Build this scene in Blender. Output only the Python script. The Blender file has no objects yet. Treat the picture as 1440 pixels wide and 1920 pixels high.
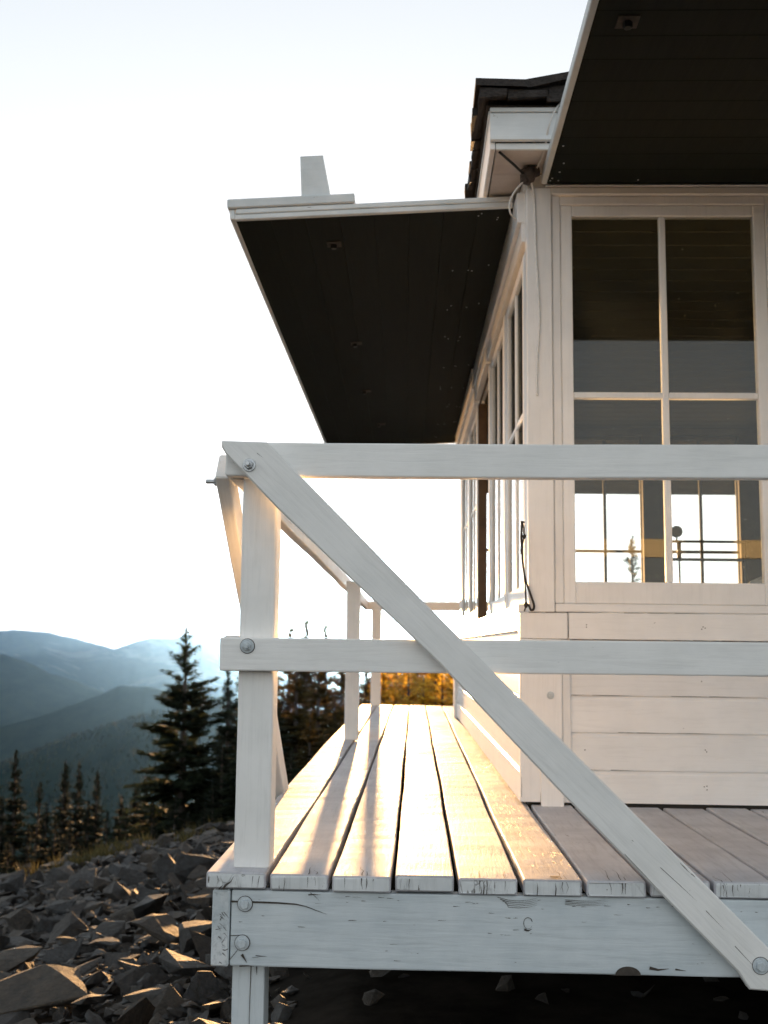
import bpy, bmesh, math, random
import numpy as np
from mathutils import Vector, Matrix, noise as mnoise

R = math.radians
random.seed(7)
rng = np.random.default_rng(7)
scene = bpy.context.scene
COL = scene.collection

# ------------------------------------------------------------------ camera
CAM_H = 0.543
PITCH, YAW, ROLL = R(7.2815), R(1.774), R(0.6895)
f_ = Vector((-math.sin(YAW) * math.cos(PITCH), math.cos(YAW) * math.cos(PITCH), math.sin(PITCH)))
r0 = Vector((math.cos(YAW), math.sin(YAW), 0))
u0 = r0.cross(f_)
r_ = math.cos(ROLL) * r0 + math.sin(ROLL) * u0
u_ = -math.sin(ROLL) * r0 + math.cos(ROLL) * u0
cd = bpy.data.cameras.new("camera")
cam = bpy.data.objects.new("camera", cd)
COL.objects.link(cam)
cam.matrix_world = Matrix(((r_.x, u_.x, -f_.x, 0), (r_.y, u_.y, -f_.y, 0), (r_.z, u_.z, -f_.z, CAM_H), (0, 0, 0, 1)))
cd.sensor_fit = 'VERTICAL'
cd.sensor_height = 36.0
cd.lens = 1964.5 / 1920 * 36
cd.clip_start = 0.05
cd.clip_end = 60000
cd.dof.use_dof = True
cd.dof.focus_distance = 2.75
cd.dof.aperture_fstop = 5.0
scene.camera = cam

# ------------------------------------------------------------------ light
SUN_EL, SUN_AZ = R(1.75), R(-2.0)          # azimuth measured from +Y, negative towards -X
world = bpy.data.worlds.new("World")
scene.world = world
world.use_nodes = True
wt = world.node_tree
bg = wt.nodes["Background"]
sky = wt.nodes.new("ShaderNodeTexSky")
sky.sky_type = 'NISHITA'
sky.sun_disc = False
sky.sun_elevation = SUN_EL
sky.sun_rotation = SUN_AZ
sky.altitude = 1800
sky.air_density = 1.0
sky.dust_density = 2.0
sky.ozone_density = 1.0
hs = wt.nodes.new("ShaderNodeHueSaturation")
hs.inputs["Saturation"].default_value = 0.42
wt.links.new(sky.outputs[0], hs.inputs["Color"])
# soft shoulder: compresses the brightest sky values around the sun
dv = wt.nodes.new("ShaderNodeVectorMath"); dv.operation = 'MULTIPLY_ADD'
wt.links.new(hs.outputs[0], dv.inputs[0]); dv.inputs[1].default_value = (0.48,) * 3; dv.inputs[2].default_value = (1, 1, 1)
sh_ = wt.nodes.new("ShaderNodeVectorMath"); sh_.operation = 'DIVIDE'
wt.links.new(hs.outputs[0], sh_.inputs[0]); wt.links.new(dv.outputs[0], sh_.inputs[1])
wt.links.new(sh_.outputs[0], bg.inputs[0])
bg.inputs[1].default_value = 0.15

sd = bpy.data.lights.new("sun", 'SUN')
sun = bpy.data.objects.new("sun", sd)
COL.objects.link(sun)
sd.energy = 3.4
sd.angle = R(0.7)
sd.color = (1.0, 0.55, 0.22)
to_sun = Vector((math.sin(SUN_AZ) * math.cos(SUN_EL), math.cos(SUN_AZ) * math.cos(SUN_EL), math.sin(SUN_EL)))
sun.rotation_euler = to_sun.to_track_quat('Z', 'Y').to_euler()
sun.location = (-3, 12, 6)

scene.view_settings.view_transform = 'Standard'
scene.view_settings.look = 'None'
scene.view_settings.gamma = 1.0
scene.view_settings.use_curve_mapping = False
scene.view_settings.exposure = 3.1
try:
    scene.cycles.max_bounces = 8
    scene.cycles.transparent_max_bounces = 16
    scene.cycles.use_denoising = True
    scene.cycles.volume_bounces = 0
except Exception:
    pass

# ------------------------------------------------------------------ materials
def new_mat(name):
    m = bpy.data.materials.new(name)
    m.use_nodes = True
    nt = m.node_tree
    return m, nt, nt.nodes["Principled BSDF"]

def N(nt, t, **kw):
    n = nt.nodes.new(t)
    for k, v in kw.items():
        if k in n.inputs.keys() if hasattr(n.inputs, 'keys') else False:
            n.inputs[k].default_value = v
        else:
            setattr(n, k, v)
    return n

def ramp(nt, src, p0, c0, p1, c1):
    r = nt.nodes.new("ShaderNodeValToRGB")
    r.color_ramp.elements[0].position = p0
    r.color_ramp.elements[1].position = p1
    r.color_ramp.elements[0].color = (*c0, 1) if len(c0) == 3 else c0
    r.color_ramp.elements[1].color = (*c1, 1) if len(c1) == 3 else c1
    nt.links.new(src, r.inputs[0])
    return r

def mixc(nt, fac, a, b):
    m = nt.nodes.new("ShaderNodeMix")
    m.data_type = 'RGBA'
    for sock, v in ((m.inputs[0], fac), (m.inputs[6], a), (m.inputs[7], b)):
        if hasattr(v, 'links'):
            nt.links.new(v, sock)
        elif isinstance(v, (int, float)):
            sock.default_value = v
        else:
            sock.default_value = (*v, 1)
    return m.outputs[2]

def mathn(nt, op, a, b=0.0):
    m = nt.nodes.new("ShaderNodeMath")
    m.operation = op
    for sock, v in zip(m.inputs, (a, b)):
        if hasattr(v, 'links'):
            nt.links.new(v, sock)
        else:
            sock.default_value = v
    return m.outputs[0]

def grain_coords(nt, axis, along, across):
    tc = nt.nodes.new("ShaderNodeTexCoord")
    at = nt.nodes.new("ShaderNodeAttribute")
    at.attribute_name = "seed"
    mul = nt.nodes.new("ShaderNodeVectorMath"); mul.operation = 'MULTIPLY_ADD'
    nt.links.new(at.outputs["Vector"], mul.inputs[0])
    mul.inputs[1].default_value = (7.3, 5.1, 9.7)
    nt.links.new(tc.outputs["Object"], mul.inputs[2])
    mp = nt.nodes.new("ShaderNodeMapping")
    s = [across] * 3
    s["XYZ".index(axis)] = along
    mp.inputs["Scale"].default_value = s
    nt.links.new(mul.outputs[0], mp.inputs[0])
    return mp.outputs[0], at.outputs["Fac"]

def noise_tex(nt, vec, scale, detail=6, rough=0.6, dist=0.0):
    n = nt.nodes.new("ShaderNodeTexNoise")
    nt.links.new(vec, n.inputs["Vector"])
    n.inputs["Scale"].default_value = scale
    n.inputs["Detail"].default_value = detail
    n.inputs["Roughness"].default_value = rough
    n.inputs["Distortion"].default_value = dist
    return n.outputs["Fac"]

WOOD = (0.10, 0.085, 0.07)
def paint(name, axis, base=(0.8, 0.8, 0.79), wear=0.0, rough=0.4, bump=0.25, tint=(0.70, 0.69, 0.66), crackle=0.0, grain=0.16, front=0.0, spec=0.5):
    """Brush-painted timber: streaks along the grain, small chips down to grey wood, a little dirt."""
    m, nt, b = new_mat(name)
    v, seed = grain_coords(nt, axis, 1.0, 14.0)
    streak = noise_tex(nt, v, 6.0, 8, 0.65, 0.3)
    v2, _ = grain_coords(nt, axis, 3.0, 3.0)
    cloud = noise_tex(nt, v2, 2.2, 4, 0.6)
    c1 = ramp(nt, cloud, 0.35, tint, 0.62, base).outputs[0]
    c2 = mixc(nt, ramp(nt, streak, 0.34, (grain,) * 3, 0.5, (0, 0, 0)).outputs[0], c1, tuple(x * 0.72 for x in tint))
    v3, _ = grain_coords(nt, axis, 2.6, 16.0)
    chip = noise_tex(nt, v3, 7.0, 9, 0.62, 0.6)
    amount = noise_tex(nt, v2, 1.3, 3, 0.5)
    chipv = mathn(nt, 'ADD', chip, mathn(nt, 'MULTIPLY', mathn(nt, 'SUBTRACT', amount, 0.5), 0.35))
    if front:
        # paint lifts first at the sawn ends of the boards
        tcf = nt.nodes.new("ShaderNodeTexCoord"); sx = nt.nodes.new("ShaderNodeSeparateXYZ")
        nt.links.new(tcf.outputs["Object"], sx.inputs[0])
        mr = nt.nodes.new("ShaderNodeMapRange")
        mr.inputs[1].default_value = 0.34; mr.inputs[2].default_value = -0.01; mr.inputs[3].default_value = 0.0; mr.inputs[4].default_value = front
        nt.links.new(sx.outputs["Y"], mr.inputs[0])
        chipv = mathn(nt, 'ADD', chipv, mr.outputs[0])
    th = 0.75 - wear
    cm = ramp(nt, chipv, th, (0, 0, 0), th + 0.02, (1, 1, 1)).outputs[0]
    col = mixc(nt, cm, c2, (0.13, 0.115, 0.10) if front else WOOD)
    height = mathn(nt, 'SUBTRACT', mathn(nt, 'MULTIPLY', streak, 0.6), mathn(nt, 'MULTIPLY', cm, 0.8))
    if crackle:
        vv, _ = grain_coords(nt, axis, 18.0, 42.0)
        vo = nt.nodes.new("ShaderNodeTexVoronoi")
        vo.feature = 'DISTANCE_TO_EDGE'
        vo.inputs["Scale"].default_value = 1.0
        w = nt.nodes.new("ShaderNodeTexNoise"); w.inputs["Scale"].default_value = 1.4
        nt.links.new(vv, w.inputs["Vector"])
        ad = nt.nodes.new("ShaderNodeVectorMath"); ad.operation = 'ADD'
        nt.links.new(vv, ad.inputs[0]); nt.links.new(w.outputs["Color"], ad.inputs[1])
        nt.links.new(ad.outputs[0], vo.inputs["Vector"])
        msk = ramp(nt, amount, 0.56 - crackle * 0.2, (0, 0, 0), 0.66 - crackle * 0.2, (1, 1, 1)).outputs[0]
        ck = mathn(nt, 'MULTIPLY', ramp(nt, vo.outputs["Distance"], 0.02, (1, 1, 1), 0.06, (0, 0, 0)).outputs[0], msk)
        col = mixc(nt, mathn(nt, 'MULTIPLY', ck, 0.75), col, WOOD)
        height = mathn(nt, 'SUBTRACT', height, mathn(nt, 'MULTIPLY', ck, 0.9))
    b.inputs['Specular IOR Level'].default_value = spec
    # each board keeps its own slight tone
    tone = mathn(nt, 'ADD', mathn(nt, 'MULTIPLY', seed, 0.10), 0.92)
    hsv = nt.nodes.new("ShaderNodeHueSaturation")
    nt.links.new(tone, hsv.inputs["Value"]); nt.links.new(col, hsv.inputs["Color"])
    nt.links.new(hsv.outputs[0], b.inputs["Base Color"])
    rr = mathn(nt, 'ADD', mathn(nt, 'MULTIPLY', streak, 0.25), rough - 0.12)
    nt.links.new(rr, b.inputs["Roughness"])
    bp = nt.nodes.new("ShaderNodeBump")
    bp.inputs["Strength"].default_value = bump
    bp.inputs["Distance"].default_value = 0.004
    nt.links.new(height, bp.inputs["Height"])
    nt.links.new(bp.outputs[0], b.inputs["Normal"])
    return m

def plain(name, col, rough=0.6, metal=0.0, nscale=30.0, var=0.35, bump=0.2, dist=0.003):
    m, nt, b = new_mat(name)
    tc = nt.nodes.new("ShaderNodeTexCoord")
    n = noise_tex(nt, tc.outputs["Object"], nscale, 6, 0.6)
    c = ramp(nt, n, 0.3, tuple(x * (1 - var) for x in col), 0.7, tuple(min(1, x * (1 + var)) for x in col)).outputs[0]
    nt.links.new(c, b.inputs["Base Color"])
    b.inputs["Roughness"].default_value = rough
    b.inputs["Metallic"].default_value = metal
    bp = nt.nodes.new("ShaderNodeBump")
    bp.inputs["Strength"].default_value = bump
    bp.inputs["Distance"].default_value = dist
    nt.links.new(n, bp.inputs["Height"])
    nt.links.new(bp.outputs[0], b.inputs["Normal"])
    return m

M = {}
M['rail'] = paint("rail_paint", 'X', (0.905, 0.895, 0.875), wear=0.014, rough=0.42, bump=0.4, tint=(0.84, 0.835, 0.815), grain=0.24)
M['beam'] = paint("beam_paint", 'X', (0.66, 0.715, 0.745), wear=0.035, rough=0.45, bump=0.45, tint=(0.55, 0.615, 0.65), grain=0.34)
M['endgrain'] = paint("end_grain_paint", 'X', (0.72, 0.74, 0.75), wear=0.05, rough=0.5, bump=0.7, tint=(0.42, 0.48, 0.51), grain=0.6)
M['deck'] = paint("deck_paint", 'Y', (0.57, 0.57, 0.60), wear=0.035, rough=0.6, bump=0.45, tint=(0.46, 0.46, 0.49), crackle=0.0, grain=0.45, front=0.10, spec=0.24)
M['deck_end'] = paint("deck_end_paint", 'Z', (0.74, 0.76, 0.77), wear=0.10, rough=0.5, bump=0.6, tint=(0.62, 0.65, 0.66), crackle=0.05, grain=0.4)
M['deck_worn'] = paint("worn_deck_paint", 'Y', (0.57, 0.57, 0.60), wear=0.115, rough=0.58, bump=0.4, tint=(0.39, 0.39, 0.41), crackle=0.0, grain=0.55, front=0.06, spec=0.24)
M['wall_x'] = paint("siding_paint", 'X', (0.90, 0.89, 0.88), wear=0.012, rough=0.45, tint=(0.845, 0.835, 0.825))
M['wall_y'] = paint("siding_paint_side", 'Y', (0.90, 0.885, 0.87), wear=0.0, rough=0.4, tint=(0.845, 0.835, 0.825))
M['wall_z'] = paint("trim_paint", 'Z', (0.90, 0.89, 0.88), wear=-0.01, rough=0.45, tint=(0.845, 0.835, 0.825))
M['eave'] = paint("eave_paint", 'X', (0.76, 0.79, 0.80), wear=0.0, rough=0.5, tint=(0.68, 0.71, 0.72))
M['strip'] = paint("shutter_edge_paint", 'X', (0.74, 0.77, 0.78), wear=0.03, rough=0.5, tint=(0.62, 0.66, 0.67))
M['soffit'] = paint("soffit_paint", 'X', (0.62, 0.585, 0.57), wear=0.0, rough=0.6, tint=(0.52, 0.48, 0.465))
M['wood'] = plain("bare_wood", (0.055, 0.045, 0.037), 0.85, nscale=60)
M['brown'] = plain("stained_casing", (0.10, 0.055, 0.025), 0.6, nscale=20)
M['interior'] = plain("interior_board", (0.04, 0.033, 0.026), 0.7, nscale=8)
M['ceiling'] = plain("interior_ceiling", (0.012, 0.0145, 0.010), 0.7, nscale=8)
M['steel'] = plain("galvanised_steel", (0.52, 0.54, 0.56), 0.42, 0.9, nscale=120, var=0.2)
M['steel_paint'] = plain("painted_bolt", (0.52, 0.57, 0.60), 0.5, 0.0, nscale=150, var=0.15)
M['rubber'] = plain("black_cord", (0.02, 0.016, 0.013), 0.7, nscale=200)
M['cable'] = plain("white_cable", (0.72, 0.71, 0.69), 0.5, nscale=100, var=0.1)
M['insulator'] = plain("dark_insulator", (0.05, 0.035, 0.027), 0.55, nscale=90)
M['dark_metal'] = plain("dark_metal", (0.03, 0.032, 0.03), 0.45, 0.6, nscale=90)
M['cloth'] = plain("grey_blanket", (0.42, 0.46, 0.50), 0.9, nscale=40)
M['concrete'] = plain("footing_stone", (0.16, 0.15, 0.14), 0.9, nscale=10)

def mat_shutter():
    m, nt, b = new_mat("shutter_dark_green")
    v, seed = grain_coords(nt, 'Y', 1.0, 12.0)
    s = noise_tex(nt, v, 5, 8, 0.6)
    c = ramp(nt, s, 0.3, (0.0025, 0.0042, 0.002), 0.75, (0.0055, 0.0085, 0.0038)).outputs[0]
    nt.links.new(c, b.inputs["Base Color"])
    b.inputs["Roughness"].default_value = 0.75
    b.inputs["Specular IOR Level"].default_value = 0.25
    bp = nt.nodes.new("ShaderNodeBump"); bp.inputs["Strength"].default_value = 0.4; bp.inputs["Distance"].default_value = 0.003
    nt.links.new(s, bp.inputs["Height"]); nt.links.new(bp.outputs[0], b.inputs["Normal"])
    return m
M['shutter'] = mat_shutter()

def mat_glass():
    m, nt, b = new_mat("window_glass")
    nt.nodes.remove(b)
    out = nt.nodes["Material Output"]
    tr = nt.nodes.new("ShaderNodeBsdfTransparent"); tr.inputs[0].default_value = (0.95, 0.965, 0.955, 1)
    gl = nt.nodes.new("ShaderNodeBsdfGlossy"); gl.inputs["Roughness"].default_value = 0.0
    fr = nt.nodes.new("ShaderNodeFresnel"); fr.inputs[0].default_value = 1.43
    mx = nt.nodes.new("ShaderNodeMixShader")
    nt.links.new(fr.outputs[0], mx.inputs[0]); nt.links.new(tr.outputs[0], mx.inputs[1]); nt.links.new(gl.outputs[0], mx.inputs[2])
    # dust specks and a dull film
    df = nt.nodes.new("ShaderNodeBsdfDiffuse"); df.inputs[0].default_value = (0.42, 0.46, 0.40, 1)
    tc = nt.nodes.new("ShaderNodeTexCoord")
    n = noise_tex(nt, tc.outputs["Object"], 60, 4, 0.7)
    n2 = noise_tex(nt, tc.outputs["Object"], 3, 4, 0.6)
    sp = ramp(nt, n, 0.70, (0, 0, 0), 0.73, (0.6,) * 3).outputs[0]
    film = ramp(nt, n2, 0.4, (0.003,) * 3, 0.75, (0.018,) * 3).outputs[0]
    mx2 = nt.nodes.new("ShaderNodeMixShader")
    nt.links.new(mathn(nt, 'ADD', sp, film), mx2.inputs[0]); nt.links.new(mx.outputs[0], mx2.inputs[1]); nt.links.new(df.outputs[0], mx2.inputs[2])
    nt.links.new(mx2.outputs[0], out.inputs[0])
    return m
M['glass'] = mat_glass()

def mat_shake():
    m, nt, b = new_mat("weathered_cedar")
    tc = nt.nodes.new("ShaderNodeTexCoord")
    mp = nt.nodes.new("ShaderNodeMapping"); mp.inputs["Scale"].default_value = (25, 4, 40)
    nt.links.new(tc.outputs["Object"], mp.inputs[0])
    s = noise_tex(nt, mp.outputs[0], 3, 8, 0.65)
    c = ramp(nt, s, 0.3, (0.012, 0.010, 0.009), 0.75, (0.06, 0.048, 0.042)).outputs[0]
    nt.links.new(c, b.inputs["Base Color"]); b.inputs["Roughness"].default_value = 0.85
    bp = nt.nodes.new("ShaderNodeBump"); bp.inputs["Strength"].default_value = 0.8; bp.inputs["Distance"].default_value = 0.01
    nt.links.new(s, bp.inputs["Height"]); nt.links.new(bp.outputs[0], b.inputs["Normal"])
    return m
M['shake'] = mat_shake()

def mat_rock():
    m, nt, b = new_mat("talus_rock")
    tc = nt.nodes.new("ShaderNodeTexCoord")
    oi = nt.nodes.new("ShaderNodeObjectInfo")
    at = nt.nodes.new("ShaderNodeAttribute"); at.attribute_name = "seed"
    rnd = mathn(nt, 'FRACT', mathn(nt, 'ADD', oi.outputs["Random"], at.outputs["Fac"]))
    n = noise_tex(nt, tc.outputs["Object"], 9, 9, 0.7)
    n2 = noise_tex(nt, tc.outputs["Object"], 45, 5, 0.7)
    tone = nt.nodes.new("ShaderNodeValToRGB")
    e = tone.color_ramp.elements
    e[0].position = 0; e[0].color = (0.05, 0.05, 0.05, 1)
    e[1].position = 1; e[1].color = (0.085, 0.088, 0.09, 1)
    for p, c in ((0.2, (0.070, 0.053, 0.036)), (0.4, (0.055, 0.062, 0.068)), (0.6, (0.080, 0.063, 0.044)), (0.8, (0.066, 0.070, 0.072))):
        q = e.new(p); q.color = (*c, 1)
    nt.links.new(rnd, tone.inputs[0])
    dk = mixc(nt, ramp(nt, n, 0.35, (1, 1, 1), 0.65, (0, 0, 0)).outputs[0], tone.outputs[0], (0.022, 0.020, 0.018))
    lich = ramp(nt, n2, 0.66, (0, 0, 0), 0.7, (0.35,) * 3).outputs[0]
    nt.links.new(mixc(nt, lich, dk, (0.2, 0.19, 0.15)), b.inputs["Base Color"])
    b.inputs["Roughness"].default_value = 0.75
    bp = nt.nodes.new("ShaderNodeBump"); bp.inputs["Strength"].default_value = 0.9; bp.inputs["Distance"].default_value = 0.03
    nt.links.new(mathn(nt, 'ADD', n, mathn(nt, 'MULTIPLY', n2, 0.3)), bp.inputs["Height"]); nt.links.new(bp.outputs[0], b.inputs["Normal"])
    return m
M['rock'] = mat_rock()

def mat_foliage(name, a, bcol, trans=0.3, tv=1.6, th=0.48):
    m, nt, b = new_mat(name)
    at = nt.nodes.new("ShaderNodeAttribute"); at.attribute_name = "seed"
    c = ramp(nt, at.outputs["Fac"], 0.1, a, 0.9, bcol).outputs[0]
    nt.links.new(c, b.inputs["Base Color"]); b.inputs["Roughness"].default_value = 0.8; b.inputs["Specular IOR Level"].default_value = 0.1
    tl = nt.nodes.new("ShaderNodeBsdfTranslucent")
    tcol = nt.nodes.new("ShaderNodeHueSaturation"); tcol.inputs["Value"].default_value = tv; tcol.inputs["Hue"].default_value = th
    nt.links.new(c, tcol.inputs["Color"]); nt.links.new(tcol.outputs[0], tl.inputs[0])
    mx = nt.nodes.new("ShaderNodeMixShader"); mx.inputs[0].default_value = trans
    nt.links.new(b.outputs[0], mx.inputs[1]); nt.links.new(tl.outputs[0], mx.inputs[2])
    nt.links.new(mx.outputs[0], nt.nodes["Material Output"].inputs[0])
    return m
M['needles'] = mat_foliage("fir_needles", (0.010, 0.018, 0.010), (0.030, 0.038, 0.018))
M['needles_warm'] = mat_foliage("backlit_fir_needles", (0.035, 0.032, 0.010), (0.085, 0.065, 0.018), 0.45, 1.8)  # warm copy of the needles: amber backlight put into the colour
M['gold'] = mat_foliage("flare_glow_needles", (0.30, 0.18, 0.015), (0.55, 0.36, 0.05), 0.8, 1.8, 0.502)  # golden sun flare painted into the foliage colour and translucency
M['grass'] = mat_foliage("dry_grass", (0.045, 0.045, 0.02), (0.11, 0.095, 0.035))
M['bark'] = plain("fir_bark", (0.07, 0.055, 0.045), 0.9, nscale=12)

def mat_ground():
    m, nt, b = new_mat("mountain_ground")
    tc = nt.nodes.new("ShaderNodeTexCoord")
    P = tc.outputs["Object"]
    ln = nt.nodes.new("ShaderNodeVectorMath"); ln.operation = 'LENGTH'
    nt.links.new(P, ln.inputs[0])
    dist = ln.outputs["Value"]
    nf = noise_tex(nt, P, 0.012, 10, 0.7)
    nb = noise_tex(nt, P, 0.0011, 8, 0.6, 0.8)
    forest = ramp(nt, nf, 0.35, (0.007, 0.016, 0.013), 0.7, (0.020, 0.032, 0.022)).outputs[0]
    clear = ramp(nt, nb, 0.54, (0, 0, 0), 0.63, (1, 1, 1)).outputs[0]
    farm = nt.nodes.new("ShaderNodeMapRange"); farm.inputs[1].default_value = 5500; farm.inputs[2].default_value = 9000
    nt.links.new(dist, farm.inputs[0])
    c1 = mixc(nt, mathn(nt, 'MULTIPLY', clear, mathn(nt, 'MULTIPLY', farm.outputs[0], 0.9)), forest, (0.15, 0.15, 0.14))
    ns = noise_tex(nt, P, 3.0, 8, 0.7)
    soil = ramp(nt, ns, 0.35, (0.012, 0.011, 0.010), 0.7, (0.04, 0.036, 0.031)).outputs[0]
    nearm = nt.nodes.new("ShaderNodeMapRange"); nearm.inputs[1].default_value = 17; nearm.inputs[2].default_value = 45
    nt.links.new(dist, nearm.inputs[0])
    nt.links.new(mixc(nt, nearm.outputs[0], soil, c1), b.inputs["Base Color"])
    b.inputs["Roughness"].default_value = 0.95
    b.inputs["Specular IOR Level"].default_value = 0.0
    bp = nt.nodes.new("ShaderNodeBump"); bp.inputs["Strength"].default_value = 0.7; bp.inputs["Distance"].default_value = 6.0
    nt.links.new(mathn(nt, 'MULTIPLY', nf, nearm.outputs[0]), bp.inputs["Height"]); nt.links.new(bp.outputs[0], b.inputs["Normal"])
    return m
M['ground'] = mat_ground()

# ------------------------------------------------------------------ mesh helpers
class MB:
    def __init__(self):
        self.v, self.f, self.s, self.m = [], [], [], []
    def add(self, verts, faces, seed=None, mat=0):
        if seed is None:
            seed = random.random()
        o = len(self.v)
        self.v += [tuple(p) for p in verts]
        for fc in faces:
            self.f.append(tuple(i + o for i in fc)); self.s.append(seed); self.m.append(mat)
    def box(self, x0, x1, y0, y1, z0, z1, bev=0.002, seed=None, mat=0):
        """A box with chamfered edges."""
        b = min(bev, (x1 - x0) * .4, (y1 - y0) * .4, (z1 - z0) * .4)
        bm = bmesh.new()
        bmesh.ops.create_cube(bm, size=1.0)
        for v in bm.verts:
            v.co = Vector((x0 if v.co.x < 0 else x1, y0 if v.co.y < 0 else y1, z0 if v.co.z < 0 else z1))
        if b > 1e-5:
            bmesh.ops.bevel(bm, geom=bm.edges[:], offset=b, segments=1, affect='EDGES')
        bm.verts.index_update()
        self.add([v.co[:] for v in bm.verts], [[v.index for v in f.verts] for f in bm.faces], seed, mat)
        bm.free()
    def prism(self, poly, axis, a0, a1, seed=None, mat=0):
        """Extrude a 2D polygon (in the other two axes, cyclic order) along an axis."""
        n = len(poly)
        def P(p, a):
            return {'X': (a, p[0], p[1]), 'Y': (p[0], a, p[1]), 'Z': (p[0], p[1], a)}[axis]
        vs = [P(p, a0) for p in poly] + [P(p, a1) for p in poly]
        fs = [[i, (i + 1) % n, n + (i + 1) % n, n + i] for i in range(n)] + [list(range(n))[::-1], list(range(n, 2 * n))]
        self.add(vs, fs, seed, mat)
    def beam(self, L, w, t, bev=0.004, n=24, jit=0.0015, seed=None, mat=0, matend=None, x0=0.0, endjit=0.0):
        """A sawn board along +X from x0: thickness t in Y, width w in Z, centred; slightly uneven edges, eased arrises."""
        hw, ht = w / 2, t / 2
        b = min(bev, ht * .6)
        c = b * 0.3
        prof = []
        for sy, sz in ((1, 1), (-1, 1), (-1, -1), (1, -1)):
            pts = [(ht, hw - b), (ht - c, hw - c), (ht - b, hw)]
            if sy * sz < 0:
                pts = pts[::-1]
            prof += [(sy * p[0], sz * p[1]) for p in pts]
        k = len(prof)
        ph = [random.uniform(0, 6.28) for _ in range(8)]
        rings = []
        for i in range(n + 1):
            x = L * i / n
            oy = jit * (math.sin(x * 2.1 + ph[0]) + .6 * math.sin(x * 5.3 + ph[1]))
            oz = jit * (math.sin(x * 1.7 + ph[2]) + .7 * math.sin(x * 4.1 + ph[3]))
            rings.append([(x0 + x, p[0] + oy + random.gauss(0, jit * .15), p[1] * (1 + jit * 2 * math.sin(x * 3 + ph[4])) + oz + random.gauss(0, jit * .15)) for p in prof])
        # eased ends
        def shrink(r, x, q):
            cy = sum(p[1] for p in r) / k; cz = sum(p[2] for p in r) / k
            return [(x + random.gauss(0, endjit), p[1] - math.copysign(min(q, abs(p[1] - cy)), p[1] - cy), p[2] - math.copysign(min(q, abs(p[2] - cz)), p[2] - cz)) for p in r]
        e = b * 0.8
        first = shrink(rings[0], x0, e); last = shrink(rings[-1], x0 + L, e)
        rings[0] = [(x0 + e, p[1], p[2]) for p in rings[0]]
        rings[-1] = [(x0 + L - e, p[1], p[2]) for p in rings[-1]]
        rings = [first] + rings + [last]
        vs = [p for r in rings for p in r]
        fs = []
        for i in range(len(rings) - 1):
            for j in range(k):
                a, bb = i * k + j, i * k + (j + 1) % k
                fs.append([a, bb, bb + k, a + k])
        if seed is None:
            seed = random.random()
        self.add(vs, fs, seed, mat)
        me = mat if matend is None else matend
        base = len(self.v) - len(vs)
        m = (len(rings) - 1) * k
        self.f.append(tuple(base + j for j in range(k))[::-1]); self.s.append(seed); self.m.append(me)
        self.f.append(tuple(base + m + j for j in range(k))); self.s.append(seed); self.m.append(me)
    def tube(self, pts, r, n=8, seed=None, mat=0, cap=True):
        pts = [Vector(p) for p in pts]
        rr = [float(q) for q in r] if isinstance(r, (list, tuple)) else [float(r)] * len(pts)
        vs, fs = [], []
        ref = Vector((0.31, 0.87, 0.4)).normalized()
        for i, p in enumerate(pts):
            d = (pts[min(i + 1, len(pts) - 1)] - pts[max(i - 1, 0)]).normalized()
            a = d.cross(ref)
            if a.length < 0.05:
                a = d.cross(Vector((1, 0, 0)))
            a.normalize(); b = d.cross(a)
            for j in range(n):
                t = 2 * math.pi * j / n
                vs.append(p + rr[i] * (math.cos(t) * a + math.sin(t) * b))
        for i in range(len(pts) - 1):
            for j in range(n):
                a, b = i * n + j, i * n + (j + 1) % n
                fs.append([a, b, b + n, a + n])
        if cap:
            fs.append(list(range(n))[::-1]); fs.append([(len(pts) - 1) * n + j for j in range(n)])
        self.add(vs, fs, seed, mat)
    def transform(self, mat4):
        self.v = [tuple(mat4 @ Vector(p)) for p in self.v]
    def build(self, name, mats, parent=None, matrix=None, smooth=False):
        me = bpy.data.meshes.new(name)
        me.from_pydata(self.v, [], self.f)
        if not isinstance(mats, (list, tuple)):
            mats = [mats]
        for m in mats:
            me.materials.append(m)
        me.polygons.foreach_set("material_index", self.m)
        at = me.attributes.new("seed", 'FLOAT', 'FACE')
        at.data.foreach_set("value", self.s)
        if smooth:
            me.polygons.foreach_set("use_smooth", [True] * len(me.polygons))
        bm = bmesh.new(); bm.from_mesh(me)
        if len(self.f) < 60000:
            bmesh.ops.recalc_face_normals(bm, faces=bm.faces[:])
        bm.to_mesh(me); bm.free()
        me.update()
        o = bpy.data.objects.new(name, me)
        COL.objects.link(o)
        if matrix is not None:
            o.matrix_world = matrix
        adopt(o, parent)
        return o

def world_loc(o):
    l = Vector(o.location)
    while o.parent:
        o = o.parent; l += Vector(o.location)
    return l

def adopt(o, parent):
    """Parent o, keeping its place (parents are unrotated Empties, or parts whose matrix is kept in full)."""
    if parent is None:
        return
    o.parent = parent
    o.matrix_parent_inverse = WM(parent).inverted()

def WM(o):
    m = o.matrix_basis.copy()
    if o.parent:
        m = WM(o.parent) @ o.matrix_parent_inverse @ m
    return m

def tag(o, label=None, cat=None, group=None, kind=None):
    for k, v in (("label", label), ("category", cat), ("group", group), ("kind", kind)):
        if v:
            o[k] = v
    return o

def empty(name, loc, label, cat, group=None):
    o = bpy.data.objects.new(name, None)
    o.empty_display_size = 0.1
    COL.objects.link(o)
    o.location = loc
    return tag(o, label, cat, group)

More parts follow.
